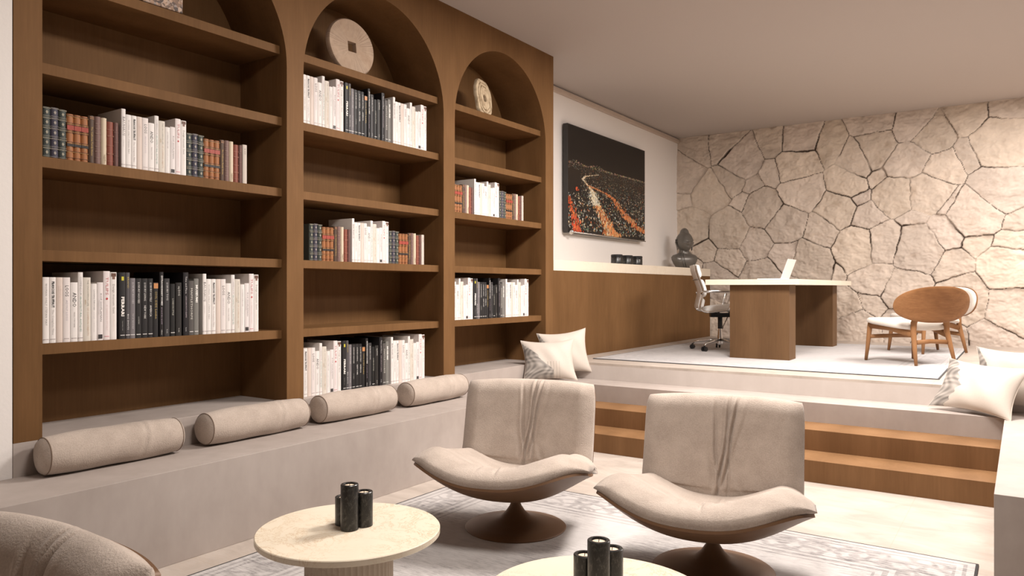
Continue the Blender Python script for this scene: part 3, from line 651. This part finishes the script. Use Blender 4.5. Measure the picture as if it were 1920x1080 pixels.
# ------------------------------------------------------------------ bust
def bust():
    o = empty('stone_bust', (-4.0, 10.22, 1.576), radians(48)); o['x'] = 0; del o['x']
    S = .6/.62
    b = MB(); NU, NV = 64, 56                      # head: front is -y
    def g(x, c, s_): return exp(-((x-c)/s_)**2)
    P = []
    for i in range(NV+1):
        ph = pi*i/NV; row = []
        for j_ in range(NU):
            th_ = 2*pi*j_/NU; X = sin(ph)*sin(th_); Y = -sin(ph)*cos(th_); Z = -cos(ph)
            x, y, z = X*.120, Y*.132, Z*.152
            if Z < 0: x *= 1-.32*Z*Z; y *= 1-.12*Z*Z
            fr_ = max(0, -Y)                        # facing weight
            if fr_ > .3:
                k = (fr_-.3)/.7
                xx = x/.120; zz = z/.15
                y += .012*k*g(xx, 0, .9)*0
                y -= .034*g(xx, 0, .16)*g(zz, -.17, .17)*k            # nose
                y -= .012*g(xx, 0, .10)*g(zz, .08, .2)*k              # bridge
                y -= .009*(g(xx, .38, .24)+g(xx, -.38, .24))*g(zz, .12, .07)*k   # brow
                y += .018*(g(xx, .38, .2)+g(xx, -.38, .2))*g(zz, .02, .06)*k
                y -= .016*(g(xx, .38, .2)+g(xx, -.38, .2))*g(zz, -.05, .06)*k    # lowered lids
                y -= .020*g(xx, 0, .28)*g(zz, -.44, .045)*k            # lips
                y -= .017*g(xx, 0, .22)*g(zz, -.55, .04)*k
                y += .007*g(xx, 0, .3)*g(zz, -.5, .018)*k
                y -= .012*g(xx, 0, .3)*g(zz, -.78, .13)*k             # chin
            row.append((x, y, z+.385))
        P.append(row)
    b.grid(P, 0, wv=True); b.build('head', M['bronze'], o, smooth=True)
    hr = MB(); P = []
    for i in range(30):                            # hair cap with topknot
        row = []
        for j_ in range(56):
            th_ = 2*pi*j_/56; ps = pi*(.5+.12*cos(th_)); ph = ps+(pi-ps)*i/29; X = sin(ph)*sin(th_); Y = -sin(ph)*cos(th_); Z = -cos(ph)
            k = 1.035+.010*sin(28*th_)*sin(30*ph)
            zz = Z*.158+.385
            kn = .050*max(0, 1-(sin(ph)/.52)**2.6)**.5 if ph > pi/2 else 0
            row.append((X*.120*k, Y*.132*k+.004, zz+kn))
        P.append(row)
    hr.grid(P, 0, wv=True); hr.build('hair', M['bronze'], o, smooth=True)
    for s_ in (-1, 1):
        e_ = MB(); e_.tube([(s_*.116, .0, .43), (s_*.134, .012, .42), (s_*.136, .012, .385), (s_*.124, .004, .33), (s_*.114, 0, .275), (s_*.110, -.002, .265)], [.006, .02, .02, .012, .013, .006], 10, ey=.4)
        e_.build('ear', M['bronze'], o, smooth=True)
    tr = MB(); P = []
    lv = [(0, .115, .06, 0), (.03, .14, .075, 0), (.08, .175, .09, 0), (.13, .20, .095, 0), (.165, .205, .088, .004), (.195, .18, .075, .008), (.215, .12, .066, .01), (.235, .080, .07, .012), (.26, .072, .068, .012), (.29, .07, .068, .008), (.32, .07, .07, .002)]
    for (z, rx, ry, yo) in lv:
        P.append([(rx*abs(sin(a))**.9*(1 if sin(a) > 0 else -1), -ry*cos(a)+yo-(.018*max(0, cos(a)) if .06 < z < .2 else 0), z) for a in [2*pi*k/48 for k in range(48)]])
    tr.grid(P, 0, wv=True); tr.add([p for p in P[0]], [tuple(range(48))]); tr.build('shoulders', M['bronze'], o, smooth=True)
    sash = MB(); pts = [(-.05, -.062, .222), (-.06, -.092, .19), (-.055, -.112, .13), (-.035, -.108, .07), (-.01, -.085, .02)]
    sash.tube(pts, .005, 8); sash.tube([(p[0]-.035, p[1]+.006, p[2]-.004) for p in pts], .004, 8)
    sash.build('robe_edge', M['bronze'], o, smooth=True)
    return tag(o, 'dark bronze buddha bust with topknot at far end of sideboard', 'statue')
bu = bust(); bu.scale = (.98, .98, .98)

# ------------------------------------------------------------------ desk and laptop
dk = empty('desk', (-2.2, 8.6, PZ)); dk.location = (0, 0, 0)
tag(dk, 'large desk with thick cream slab top on two walnut panel legs', 'desk')
RZ = PZ+.008
MB().box(-2.66, -1.75, 7.36, 9.98, 1.331, 1.385).build('desktop', M['cream_slab'], dk, bevel=.002)
MB().box(-2.43, -1.852, 7.425, 7.665, RZ, 1.331).build('panel_leg', M['wood_desk'], dk, bevel=.0015)
MB().box(-2.43, -1.862, 9.46, 9.70, RZ, 1.331).build('panel_leg', M['wood_desk'], dk, bevel=.0015)
lp = empty('laptop', (-2.1, 8.25, 1.385), radians(0)); tag(lp, 'open white laptop on the cream desktop', 'laptop')
MB().box(-.25, 0, -.17, .17, .002, .017).build('keyboard_base', M['white'], lp, bevel=.004)
kb = MB()
for i in range(5):
    for j_ in range(13): kb.box(-.125+i*.022, -.107+i*.022, -.145+j_*.0225, -.127+j_*.0225, .017, .019)
kb.build('keys', M['screen'], lp)
ld = MB().box(-.006, 0, -.17, .17, 0, .22).build('display_lid', M['white'], lp, bevel=.002); ld.location = (-.002, 0, .012); ld.rotation_euler = (0, radians(20), 0)
sc2 = MB().box(-.0075, -.006, -.158, .158, .012, .21).build('screen', M['screen'], ld)

# ------------------------------------------------------------------ executive chair, facing +x before rotation
def exec_chair():
    o = empty('office_chair')
    def prof(t_):     # seat front -> crease -> top, local x forward (+x), z up
        pts = [(.25, .44), (.24, .462), (.10, .455), (-.08, .44), (-.19, .435), (-.245, .475), (-.235, .56), (-.215, .66), (-.25, .78), (-.285, .88), (-.30, .955)]
        q = t_*(len(pts)-1); i = min(int(q), len(pts)-2); f_ = q-i
        P0 = pts[max(i-1, 0)]; P1 = pts[i]; P2 = pts[i+1]; P3 = pts[min(i+2, len(pts)-1)]
        return tuple(.5*((2*P1[a])+(-P0[a]+P2[a])*f_+(2*P0[a]-5*P1[a]+4*P2[a]-P3[a])*f_*f_+(-P0[a]+3*P1[a]-3*P2[a]+P3[a])*f_**3) for a in (0, 1))
    N = 60; pr_ = [prof(k/N) for k in range(N+1)]
    for s_ in (-1, 1):
        MB().tube([(x, s_*.245, z) for x, z in pr_], .012, 10, ey=1.6, up=(0, 1, 0)).build('side_frame', M['chrome'], o, smooth=True)
    def pad(t0, t1, name, th_=.045, w_=.232, lift=.006):
        b = MB(); n = 20; nv = 16; top = []; bot = []
        for i in range(n+1):
            t_ = t0+(t1-t0)*i/n; x, z = prof(t_); xa, za = prof(min(1, t_+.01)); xb, zb_ = prof(max(0, t_-.01)); dx, dz = xa-xb, za-zb_
            L = sqrt(dx*dx+dz*dz); nx_, nz_ = -dz/L, dx/L                # normal towards the sitter
            if nx_ < 0 and t_ > .45: nx_, nz_ = -nx_, -nz_
            if nz_ < 0 and t_ <= .45: nx_, nz_ = -nx_, -nz_
            e_ = (1-abs(2*i/n-1)**5)**.5; r1 = []; r2 = []
            for k in range(nv+1):
                s_ = 2*k/nv-1; q = (max(0, 1-abs(s_)**6))**.5
                r1.append((x+nx_*(lift+th_*e_*q), s_*w_, z+nz_*(lift+th_*e_*q))); r2.append((x-nx_*.004, s_*w_, z-nz_*.004))
            top.append(r1); bot.append(r2)
        b.grid(top); b.grid(bot)
        ed = [top[0], bot[0]]; b.grid(ed); b.grid([top[-1], bot[-1]]); b.grid([[r[0] for r in top], [r[0] for r in bot]]); b.grid([[r[-1] for r in top], [r[-1] for r in bot]])
        b.build(name, M['leather'], o, smooth=True)
    pad(.03, .40, 'seat_cushion', .055); pad(.50, .63, 'back_cushion'); pad(.64, .81, 'back_cushion'); pad(.82, .995, 'headrest_cushion', .05)
    bk = MB(); bk.grid([[(x-.012, s_*.238, z) for s_ in (-1, -.5, 0, .5, 1)] for x, z in [prof(.48+.52*k/30) for k in range(31)]])
    bko = bk.build('back_panel', M['leather'], o, smooth=True); sm = bko.modifiers.new('solid', 'SOLIDIFY'); sm.thickness = .008
    x, z = prof(.81); MB().tube([(x-.018, -.24, z), (x-.018, .24, z)], .007, 8).build('cross_bar', M['graym'], o)
    for s_ in (-1, 1):
        y = s_*.275
        MB().tube([(-.235, s_*.25, .63), (-.215, y, .655), (-.12, y, .66), (.05, y, .662), (.1, y, .655), (.105, y, .63), (.08, y, .53), (.06, y, .47), (.05, s_*.25, .455)], .0085, 10, ey=1.7).build('armrest', M['chrome'], o, smooth=True)
    mc = MB().box(-.11, .12, -.07, .07, .37, .415); mc.tube([(-.05, -.25, .425), (-.05, .25, .425)], .012, 8); mc.tube([(.12, -.25, .43), (.12, .25, .43)], .012, 8); mc.tube([(.08, .05, .39), (.13, .22, .41)], .006, 8); mc.build('tilt_mechanism', M['blackp'], o, bevel=.008)
    MB().lathe([(.026, .24), (.026, .37), (.02, .38)], 20).build('gas_cover', M['blackp'], o, auto=40)
    MB().lathe([(.03, .06), (.033, .08), (.03, .13), (.02, .25)], 20).build('gas_column', M['chrome'], o, auto=40)
    for k in range(5):
        a = radians(72*k+14); d = Vector((cos(a), sin(a), 0))
        lg = MB().tube([d*.02+Vector((0, 0, .115)), d*.15+Vector((0, 0, .105)), d*.29+Vector((0, 0, .085)), d*.315+Vector((0, 0, .06))], [.024, .019, .013, .009], 10, ey=.8).build('base_leg', M['chrome'], o, smooth=True)
        cs = MB(); c_ = d*.315; p_ = Vector((-sin(a), cos(a), 0))
        for s_ in (-1, 1):
            cs.tube([c_+p_*(s_*.008)+Vector((0, 0, .026)), c_+p_*(s_*.026)+Vector((0, 0, .026))], .026, 16)
        cs.tube([c_+Vector((0, 0, .03)), c_+Vector((0, 0, .062))], .01, 8)
        cs.build('castor', M['blackp'], lg, auto=40)
    return o
ec = exec_chair(); at(ec, -2.82, 8.28, RZ+.0, radians(27))
tag(ec, 'white leather office chair with polished frame behind desk', 'office chair')

# ------------------------------------------------------------------ lounge chairs with oval backs (front is -y)
def oval_chair():
    o = empty('oval_back_chair')
    def leg(name, pts, rad): return MB().tube(pts, rad, 12, up=(0, 1, 0)).build(name, M['wood_leg'], o, smooth=True)
    for s_ in (-1, 1):
        leg('front_leg', [(s_*.27, -.27, 0), (s_*.26, -.255, .15), (s_*.25, -.24, .33), (s_*.247, -.237, .375)], [.014, .019, .023, .018])
        leg('rear_leg', [(s_*.21, .30, 0), (s_*.195, .265, .16), (s_*.18, .235, .30), (s_*.175, .235, .38), (s_*.165, .275, .47), (s_*.155, .315, .56), (s_*.152, .33, .60)], [.014, .02, .025, .027, .024, .016, .006])
        MB().tube([(s_*.25, -.235, .335), (s_*.225, 0, .325), (s_*.183, .225, .27)], [.022, .024, .022], 10, ey=1.25).build('side_rail', M['wood_leg'], o, smooth=True)
    MB().tube([(-.25, -.235, .23), (0, -.225, .235), (.25, -.235, .23)], .015, 10, ey=1.3).build('front_stretcher', M['wood_leg'], o, smooth=True)
    MB().tube([(-.19, .25, .2), (0, .235, .21), (.19, .25, .2)], .015, 10, ey=1.4).build('rear_stretcher', M['wood_leg'], o, smooth=True)
    # seat cushion
    def sup(a, n): c_, s_ = cos(a), sin(a); return (abs(c_)**(2/n)*(1 if c_ > 0 else -1), abs(s_)**(2/n)*(1 if s_ > 0 else -1))
    st = MB(); P = []
    for (k, z) in [(.0, -.012), (.9, -.012), (.985, -.004), (1, .01), (.985, .028), (.93, .042), (.75, .052), (.4, .056), (0, .057)]:
        row = []
        for i in range(64):
            x, y = sup(2*pi*i/64, 3.2); X = x*.35*k*(1-.16*(y*k+1)/2); Y = y*.275*k-.03
            row.append((X, Y, z+.365-.05*(Y+.3)/.55-.02*(1-(X/.35)**2)*.0+.02*(X/.35)**2))
        P.append(row)
    st.grid(P, 0, wv=True); st.build('seat_cushion', M['seatfab'], o, smooth=True)
    # back: bent oval plywood and inner pad
    def oval(k, off):
        row = []
        for i in range(72):
            x, y = sup(2*pi*i/72, 2.25); X = x*.41*k; Z = .545+y*.165*k
            row.append((X, .335+.20*(Z-.545)-.32*X*X*1.5+off, Z))
        return row
    bk = MB(); bk.grid([oval(0.001, .008)]+[oval(k, .008) for k in (.3, .6, .85, .97)]+[oval(1, .004), oval(1, -.004)]+[oval(k, -.006) for k in (.97, .85, .6, .3, .001)], 0, wv=True)
    bo = bk.build('oval_back', M['wood_chair'], o, auto=50)
    pd = MB(); pd.grid([oval(k, -f_) for k, f_ in ((.965, .007), (.97, .016), (.94, .03), (.85, .04), (.6, .045), (.3, .046), (.001, .046))], 0, wv=True)
    pd.build('back_pad', M['seatfab'], o, smooth=True)
    return o
oc = oval_chair(); at(oc, -.87, 7.90, RZ+.003, radians(-132))
tag(oc, 'wooden lounge chair with oval back turned to viewer, nearer the steps', 'lounge chair', 'oval back chairs facing the desk')
oc2 = copy_tree(oc); at(oc2, -.86, 9.28, RZ+.003, radians(-46))
tag(oc2, 'wooden lounge chair mostly hidden behind the other, near stone wall', 'lounge chair', 'oval back chairs facing the desk')

# ------------------------------------------------------------------ rugs
def rug(name, hx, hy, mat, loc, label):
    b = MB(); n = 60
    b.box(-hx, hx, -hy, hy, .0005, .008)
    o = b.build(name, mat, bevel=.002); o.location = loc; tag(o, label, 'rug'); return o
rug('area_rug', 1.465, 1.65, M['rug_low'], (-1.635, 2.47, 0), 'grey distressed rug under the swivel chairs and round tables')
rug('area_rug', 1.5, 1.75, M['rug_up'], (-2.03, 8.33, PZ), 'pale grey rug under the desk on the raised floor')

# ------------------------------------------------------------------ swivel chairs (front is -y)
def swivel():
    o = empty('swivel_chair')
    pts = [(-.50, .335), (-.40, .295), (-.28, .25), (-.14, .21), (.02, .188), (.17, .20), (.26, .26), (.305, .36), (.34, .475), (.375, .605), (.41, .735)]
    def prof(t_):
        q = max(0, min(.99999, t_))*(len(pts)-1); i = int(q); f_ = q-i
        P0 = pts[max(i-1, 0)]; P1 = pts[i]; P2 = pts[i+1]; P3 = pts[min(i+2, len(pts)-1)]
        return tuple(.5*((2*P1[a])+(-P0[a]+P2[a])*f_+(2*P0[a]-5*P1[a]+4*P2[a]-P3[a])*f_*f_+(-P0[a]+3*P1[a]-3*P2[a]+P3[a])*f_**3) for a in (0, 1))
    TS = .58
    def S(s_, t_):
        y, z = prof(t_); k = max(0, min(1, (.69-t_)/.36)); k = k*k*(3-2*k)
        wd = .385+.07*max(0, min(1, (.58-t_)/.28))
        if t_ > .90: wd *= 1-.075*((t_-.90)/.10)**3
        x = s_*wd
        z += k*.140*abs(s_)**2.4*(1.35-.35*abs(s_)**4)-.006*k
        x -= .018*k
        y += -.045*(1-k)*abs(s_)**2.2*(t_ > .5)
        return Vector((x, y, z))
    def t0(s_): return .27*(1-sqrt(max(0, 1-(.985*abs(s_))**2.7)))
    def t1(s_): return 1-.014*abs(s_)**7
    def N(s_, t_):
        a = S(min(1, s_+.01), t_)-S(max(-1, s_-.01), t_); b = S(s_, min(1, t_+.01))-S(s_, max(0, t_-.01)); n = a.cross(b); n.normalize(); return n
    # shell
    nu, nv = 44, 60; A = []; B = []
    for i in range(nu+1):
        s_ = 2*i/nu-1; ra = []; rb = []
        for k in range(nv+1):
            t_ = t0(s_)+(t1(s_)-.006-t0(s_))*k/nv; sq_ = s_*(.985 if t_ > TS else 1); p = S(sq_, t_); n = N(sq_, t_); ra.append(p); rb.append(p-n*(.012+.022*(1-s_*s_)*(1 if t_ < TS else .4)*(1-abs(2*k/nv-1)**6)))
        A.append(ra); B.append(rb)
    sh = MB(); sh.grid(A); sh.grid(B); sh.grid([A[0], B[0]]); sh.grid([A[-1], B[-1]]); sh.grid([[r[0] for r in A], [r[0] for r in B]]); sh.grid([[r[-1] for r in A], [r[-1] for r in B]])
    sh.build('shell', M['shell'], o, auto=60)
    def cushion(name, ta, tb, T, kind):
        nu, nv = 170, 90; A = []; B = []
        rr = random.Random(4 if kind == 'seat' else 9)
        for i in range(nu+1):
            s_ = (2*i/nu-1); s_ = max(-1, min(1, s_)); ra = []; rb = []
            lo = t0(s_) if ta is None else ta; hi = t1(s_) if tb is None else tb
            for k in range(nv+1):
                r = k/nv; t_ = lo+(hi-lo)*r; p = S(s_*.99, t_); n = N(s_*.99, t_)
                qa = max(0, (abs(s_)-.82)/.18)*pi/2; es = .32+.68*cos(qa)**.8 if qa < pi/2-1e-6 else .32
                if kind == 'seat':
                    qb = max(0, (.2-r)/.2)*pi/2; er = (.28+.72*max(0, cos(qb))**.8)*max(0, 1-max(0, 2*r-1)**5)**.5
                else:
                    qb = max(0, (r-.86)/.14)*pi/2; er = (.3+.7*max(0, cos(qb))**.8)*max(0, 1-max(0, 1-2*r)**7)**.5
                h_ = T*es*er
                if kind == 'seat':
                    h_ *= 1+.12*abs(s_)**1.5*(1-abs(s_)**8)-.10*exp(-(s_/.3)**2)*r
                    h_ += .012*exp(-((abs(s_)-.55)/.25)**2)*exp(-((r-.45)/.3)**2)
                    for (c_, sl, dp, wd, r0, r1) in ((-.12, .10, .010, .018, .12, .62), (.02, -.12, .011, .016, .08, .52), (.13, .16, .009, .018, .1, .6), (-.28, .22, .006, .025, .2, .6), (.26, -.25, .006, .022, .15, .5), (-.02, .3, .007, .015, .4, .8)):
                        cc = c_+sl*(r-.4)+.02*sin(14*r+c_*30); h_ -= dp*exp(-((s_-cc)/wd)**2)*exp(-((r-(r0+r1)/2)/((r1-r0)/2))**4)*es
                        h_ += dp*.7*exp(-((s_-cc-.045)/(wd*1.6))**2)*exp(-((r-(r0+r1)/2)/((r1-r0)/2))**4)*es
                else:
                    h_ *= 1+.10*exp(-((r-.35)/.35)**2)*abs(s_)-.14*exp(-(s_/.16)**2)
                    h_ -= .012*exp(-((r-.08)/.1)**2)*exp(-(s_/.7)**2)
                    for (c_, sl, dp, wd, r0, r1) in ((.02, .16, .020, .013, .02, 1.0), (.075, .24, .021, .012, .25, .98), (-.03, -.16, .013, .016, .3, .9), (.12, .42, .007, .03, .3, .9), (-.10, -.30, .008, .04, .0, .5), (.10, -.1, .010, .016, .0, .55), (.20, -.5, .006, .05, .0, .4)):
                        cc = c_+sl*(r-.4)+.012*sin(11*r+c_*40)
                        wgt = exp(-((r-(r0+r1)/2)/((r1-r0)/2))**6)*es*er
                        h_ -= dp*exp(-((s_-cc)/wd)**2)*wgt; h_ += dp*.6*exp(-((s_-cc+.04)/(wd*1.7))**2)*wgt
                lat = (.022 if kind == 'seat' else .010)*sin(qa)*(1 if s_ > 0 else -1)
                out_ = Vector((lat, -.016*sin(qb) if kind == 'seat' else 0, 0 if kind == 'seat' else .012*sin(qb)))
                ra.append(p+n*(max(.001, h_)+.001)+out_); rb.append(p+n*.0005)
            A.append(ra); B.append(rb)
        m_ = MB(); m_.grid(A); m_.grid(B, flip=True)
        m_.grid([A[0], B[0]]); m_.grid([A[-1], B[-1]]); m_.grid([[r[0] for r in A], [r[0] for r in B]]); m_.grid([[r[-1] for r in A], [r[-1] for r in B]])
        m_.build(name, M['suede'], o, smooth=True)
    cushion('seat_cushion', None, TS+.02, .120, 'seat')
    cushion('back_cushion', TS-.05, None, .098, 'back')
    MB().lathe([(.272, .0), (.274, .004), (.268, .009), (.20, .022), (.13, .04), (.082, .056), (.052, .085), (.032, .115), (.023, .14), (.021, .158), (.026, .172), (.06, .184)], 72).build('pedestal_base', M['shell'], o, auto=50)
    return o
RG = .008
sw = swivel(); at(sw, -2.27, 3.352, RG, radians(19)); tag(sw, 'beige swivel chair on bronze trumpet base, nearer the bookcase bench', 'swivel chair', 'beige swivel chairs')
sw2 = copy_tree(sw); at(sw2, -1.176, 3.352, RG, radians(11)); tag(sw2, 'beige swivel chair on bronze trumpet base, in front of wooden steps', 'swivel chair', 'beige swivel chairs')
sw3 = copy_tree(sw); at(sw3, -1.78, .45, RG, radians(3)); tag(sw3, 'beige swivel chair cropped by the lower left corner of the photo', 'swivel chair', 'beige swivel chairs')

# ------------------------------------------------------------------ round tables and candles
def table():
    o = empty('round_coffee_table')
    R = .343
    MB().lathe([(R-.004, .356), (R, .359), (R, .377), (R-.003, .38)], 96).build('tabletop', M['cream'], o, auto=40)
    MB().lathe([(.165, 0), (.165, .356)], 288, rf=lambda a: 1-.035*abs(cos(a*24))**.7).build('fluted_pedestal', M['cream_flute'], o, auto=60)
    return o
def candle(h_, r=.0335):
    o = empty('candle_holder')
    MB().lathe([(r-.002, 0), (r, .002), (r, h_-.002), (r-.002, h_), (r-.0105, h_), (r-.012, h_-.002), (r-.012, h_-.014), (.0, h_-.014)], 40, cap=False).build('stone_cylinder', M['marble'], o, auto=40)
    MB().lathe([(r-.0125, h_-.03), (r-.0125, h_-.007), (r-.0145, h_-.0055), (0.0005, h_-.0065)], 32).build('tea_light', M['wax'], o, auto=50)
    MB().tube([(0, 0, h_-.007), (.001, 0, h_+.001), (.003, 0, h_+.006)], .0011, 6).build('wick', M['wick'], o)
    return o
tb = table(); at(tb, -2.11, 1.99, RG); tag(tb, 'round cream marble coffee table on fluted pedestal, nearer plaster bench', 'coffee table', 'round coffee tables')
tb2 = copy_tree(tb); at(tb2, -1.04, 1.965, RG); tag(tb2, 'round cream marble coffee table cropped by the bottom edge of photo', 'coffee table', 'round coffee tables')
c1, c2, c3 = candle(.172), candle(.108), candle(.132)
TZ = RG+.38
for (src, dx, dy, h_, lab) in ((c1, .010, .012, 'tall', 'tallest'), (c2, -.055, .044, 'short', 'shortest'), (c3, .021, .076, 'mid', 'middle-height')):
    for n, (tx_, ty_, where) in enumerate(((-2.11, 1.97, 'on the fully visible table'), (-1.04, 1.945, 'on the cropped table'))):
        q = src if n == 0 else copy_tree(src); at(q, tx_+dx, ty_+dy, TZ)
        tag(q, '%s black marble candle holder of three %s' % (lab, where), 'candle holder', 'black candle holders '+where)

# ------------------------------------------------------------------ bolsters on the bench
def bolster(L=.64, r=.094):
    o = empty('bolster_cushion'); P = []; n = 56; m_ = 60
    for i in range(m_+1):
        t_ = i/m_; y = (t_-.5)*(L-.012); row = []
        for k in range(n):
            a = 2*pi*k/n; q = r*(1-.10*abs(2*t_-1)**6)*(1+.012*sin(5*t_*pi+2*a)+.010*sin(3*a+7*t_))
            q += -.0035*exp(-((t_-.68-.03*sin(a))/.012)**2)*max(0, cos(a-.7))+.003*exp(-((t_-.71-.03*sin(a))/.02)**2)*max(0, cos(a-.7))
            row.append((q*cos(a), y, q*sin(a)+r))
        P.append(row)
    MB().grid(P, 0, wv=True).build('cover', M['suede'], o, smooth=True)
    for s_ in (-1, 1):
        yy_ = s_*(L-.012)/2; e = MB(); rr_ = r*.905
        ring0 = P[-1] if s_ > 0 else P[0]
        rows = [ring0]
        for k, b_ in ((.88, .014), (.6, .022), (.3, .025), (.02, .026)): rows.append([(p[0]*k, yy_+s_*b_, (p[2]-r)*k+r) for p in ring0])
        e.grid(rows, 0, wv=True); e.build('end_cap', M['suede'], o, smooth=True)
        MB().tube([(p[0]*1.005, yy_+s_*.001, (p[2]-r)*1.005+r) for p in ring0], .0022, 6, closed=True, up=(0, 1, 0)).build('piping', M['suede_dark'], o, smooth=True)
    return o
bs = bolster()
for k, (yc, lb) in enumerate(((1.915, 'leftmost of four, in front of the left bay'), (2.735, 'second from left, before the left bay'), (3.52, 'second from right, before the middle bay'), (4.325, 'rightmost of four, beside the swivel chair'))):
    q = bs if k == 0 else copy_tree(bs); at(q, -3.672, yc, BZ, radians((-1, 1, -.5, 1)[k])); q.scale = (1, (1.0, 1.05, 1, 1.02)[k], 1)
    tag(q, 'beige bolster cushion on the bench, '+lb, 'cushion', 'bolster cushions on the bench')

# ------------------------------------------------------------------ scatter pillows: plane x-z, thickness y, front -y
def pillow(wd, hh_, T, mode):
    n = 110; me_v = []; cols = []; fr = []; bk = []; rr = random.Random(2)
    cream = (.61, .54, .475)
    def tone(s_, t_):
        zig = .05*abs(((s_+t_)*4.2) % 1-.5)*2
        if mode == 'big': k = (s_*1.15+t_*.95) < -.42+zig*2.2 and s_ < .12
        elif mode == 'edge': k = s_ < -.82+.10*sin(5*t_)
        else: k = (s_*1.5+abs(t_+.15)*.55+.25*abs(((t_)*3.2) % 1-.5)) < -.38
        if k:
            nz_ = .5+.5*sin(13*s_+6*sin(5*t_))*cos(9*t_+4*sin(4*s_)); g_ = .16+.30*nz_
            return (g_*1.05, g_*.95, g_*.86)
        if mode == 'big' and t_ < -.15 and -.1 < s_ < .55 and (math.sin(60*s_) > .55+.9*(s_)): return (.44, .385, .33)
        return cream
    for side in (1, -1):
        P = []
        for i in range(n+1):
            s_ = 2*i/n-1; row = []
            for k in range(n+1):
                t_ = 2*k/n-1
                X = s_*wd/2*(1-.13*(1-t_*t_)*abs(s_)**1.5); Z = t_*hh_/2*(1-.15*(1-s_*s_)*abs(t_)**1.5)
                th_ = T/2*((1-abs(s_)**2.4)*(1-abs(t_)**2.4))**.62
                th_ += .004*sin(9*s_+4*t_)*(1-s_*s_)*(1-t_*t_)
                row.append((X, -side*th_, Z+hh_/2))
                cols.append(tone(s_, t_) if side > 0 else cream)
            P.append(row)
        (fr if side > 0 else bk).extend(P)
    b = MB(); b.grid(fr); b.grid(bk, flip=True)
    o = empty('scatter_pillow')
    c = b.build('pillow_cover', M['pillow'], o, smooth=True, recalc=False)
    ca = c.data.color_attributes.new('tone', 'FLOAT_COLOR', 'POINT')
    ca.data.foreach_set('color', [x for cc in cols for x in (*cc, 1)])
    edge = [(s_, -1) for s_ in np.linspace(-1, 1, 30)]+[(1, t_) for t_ in np.linspace(-1, 1, 30)[1:]]+[(s_, 1) for s_ in np.linspace(1, -1, 30)[1:]]+[(-1, t_) for t_ in np.linspace(1, -1, 30)[1:-1]]
    MB().tube([(s_*wd/2*(1-.13*(1-t_*t_)*abs(s_)**1.5), 0, t_*hh_/2*(1-.15*(1-s_*s_)*abs(t_)**1.5)+hh_/2) for s_, t_ in edge], .0022, 6, closed=True, up=(0, 1, 0)).build('seam', M['suede_dark'] if 0 else plain('cream_seam', (.6, .52, .45), .8), o, smooth=True)
    return o
def place(o, x, y, z, yaw, lean, roll=0):
    o.location = (x, y, z); o.rotation_mode = 'XYZ'
    o.rotation_euler = (Matrix.Rotation(radians(yaw), 3, 'Z') @ Matrix.Rotation(radians(-lean), 3, 'X') @ Matrix.Rotation(radians(roll), 3, 'Y')).to_euler()
p1 = pillow(.50, .40, .15, 'big'); place(p1, -3.545, 5.80, BZ+.01, 38, 22, -2); tag(p1, 'cream pillow with large grey printed corner, front one at left corner', 'pillow')
p2 = pillow(.48, .42, .14, 'edge'); place(p2, -3.535, 6.09, BZ+.045, 42, 12, -6); tag(p2, 'plain cream pillow behind the printed one in the left corner', 'pillow')
p3 = pillow(.56, .40, .15, 'small'); place(p3, -.31, 5.94, BZ+.01, -26, 34, 3); tag(p3, 'cream pillow with grey leaf print, front one at right corner', 'pillow')
p4 = pillow(.52, .42, .14, 'edge'); place(p4, -.04, 6.16, BZ+.03, -12, 12, 0); tag(p4, 'cream pillow standing behind the leaf pillow at right edge', 'pillow')
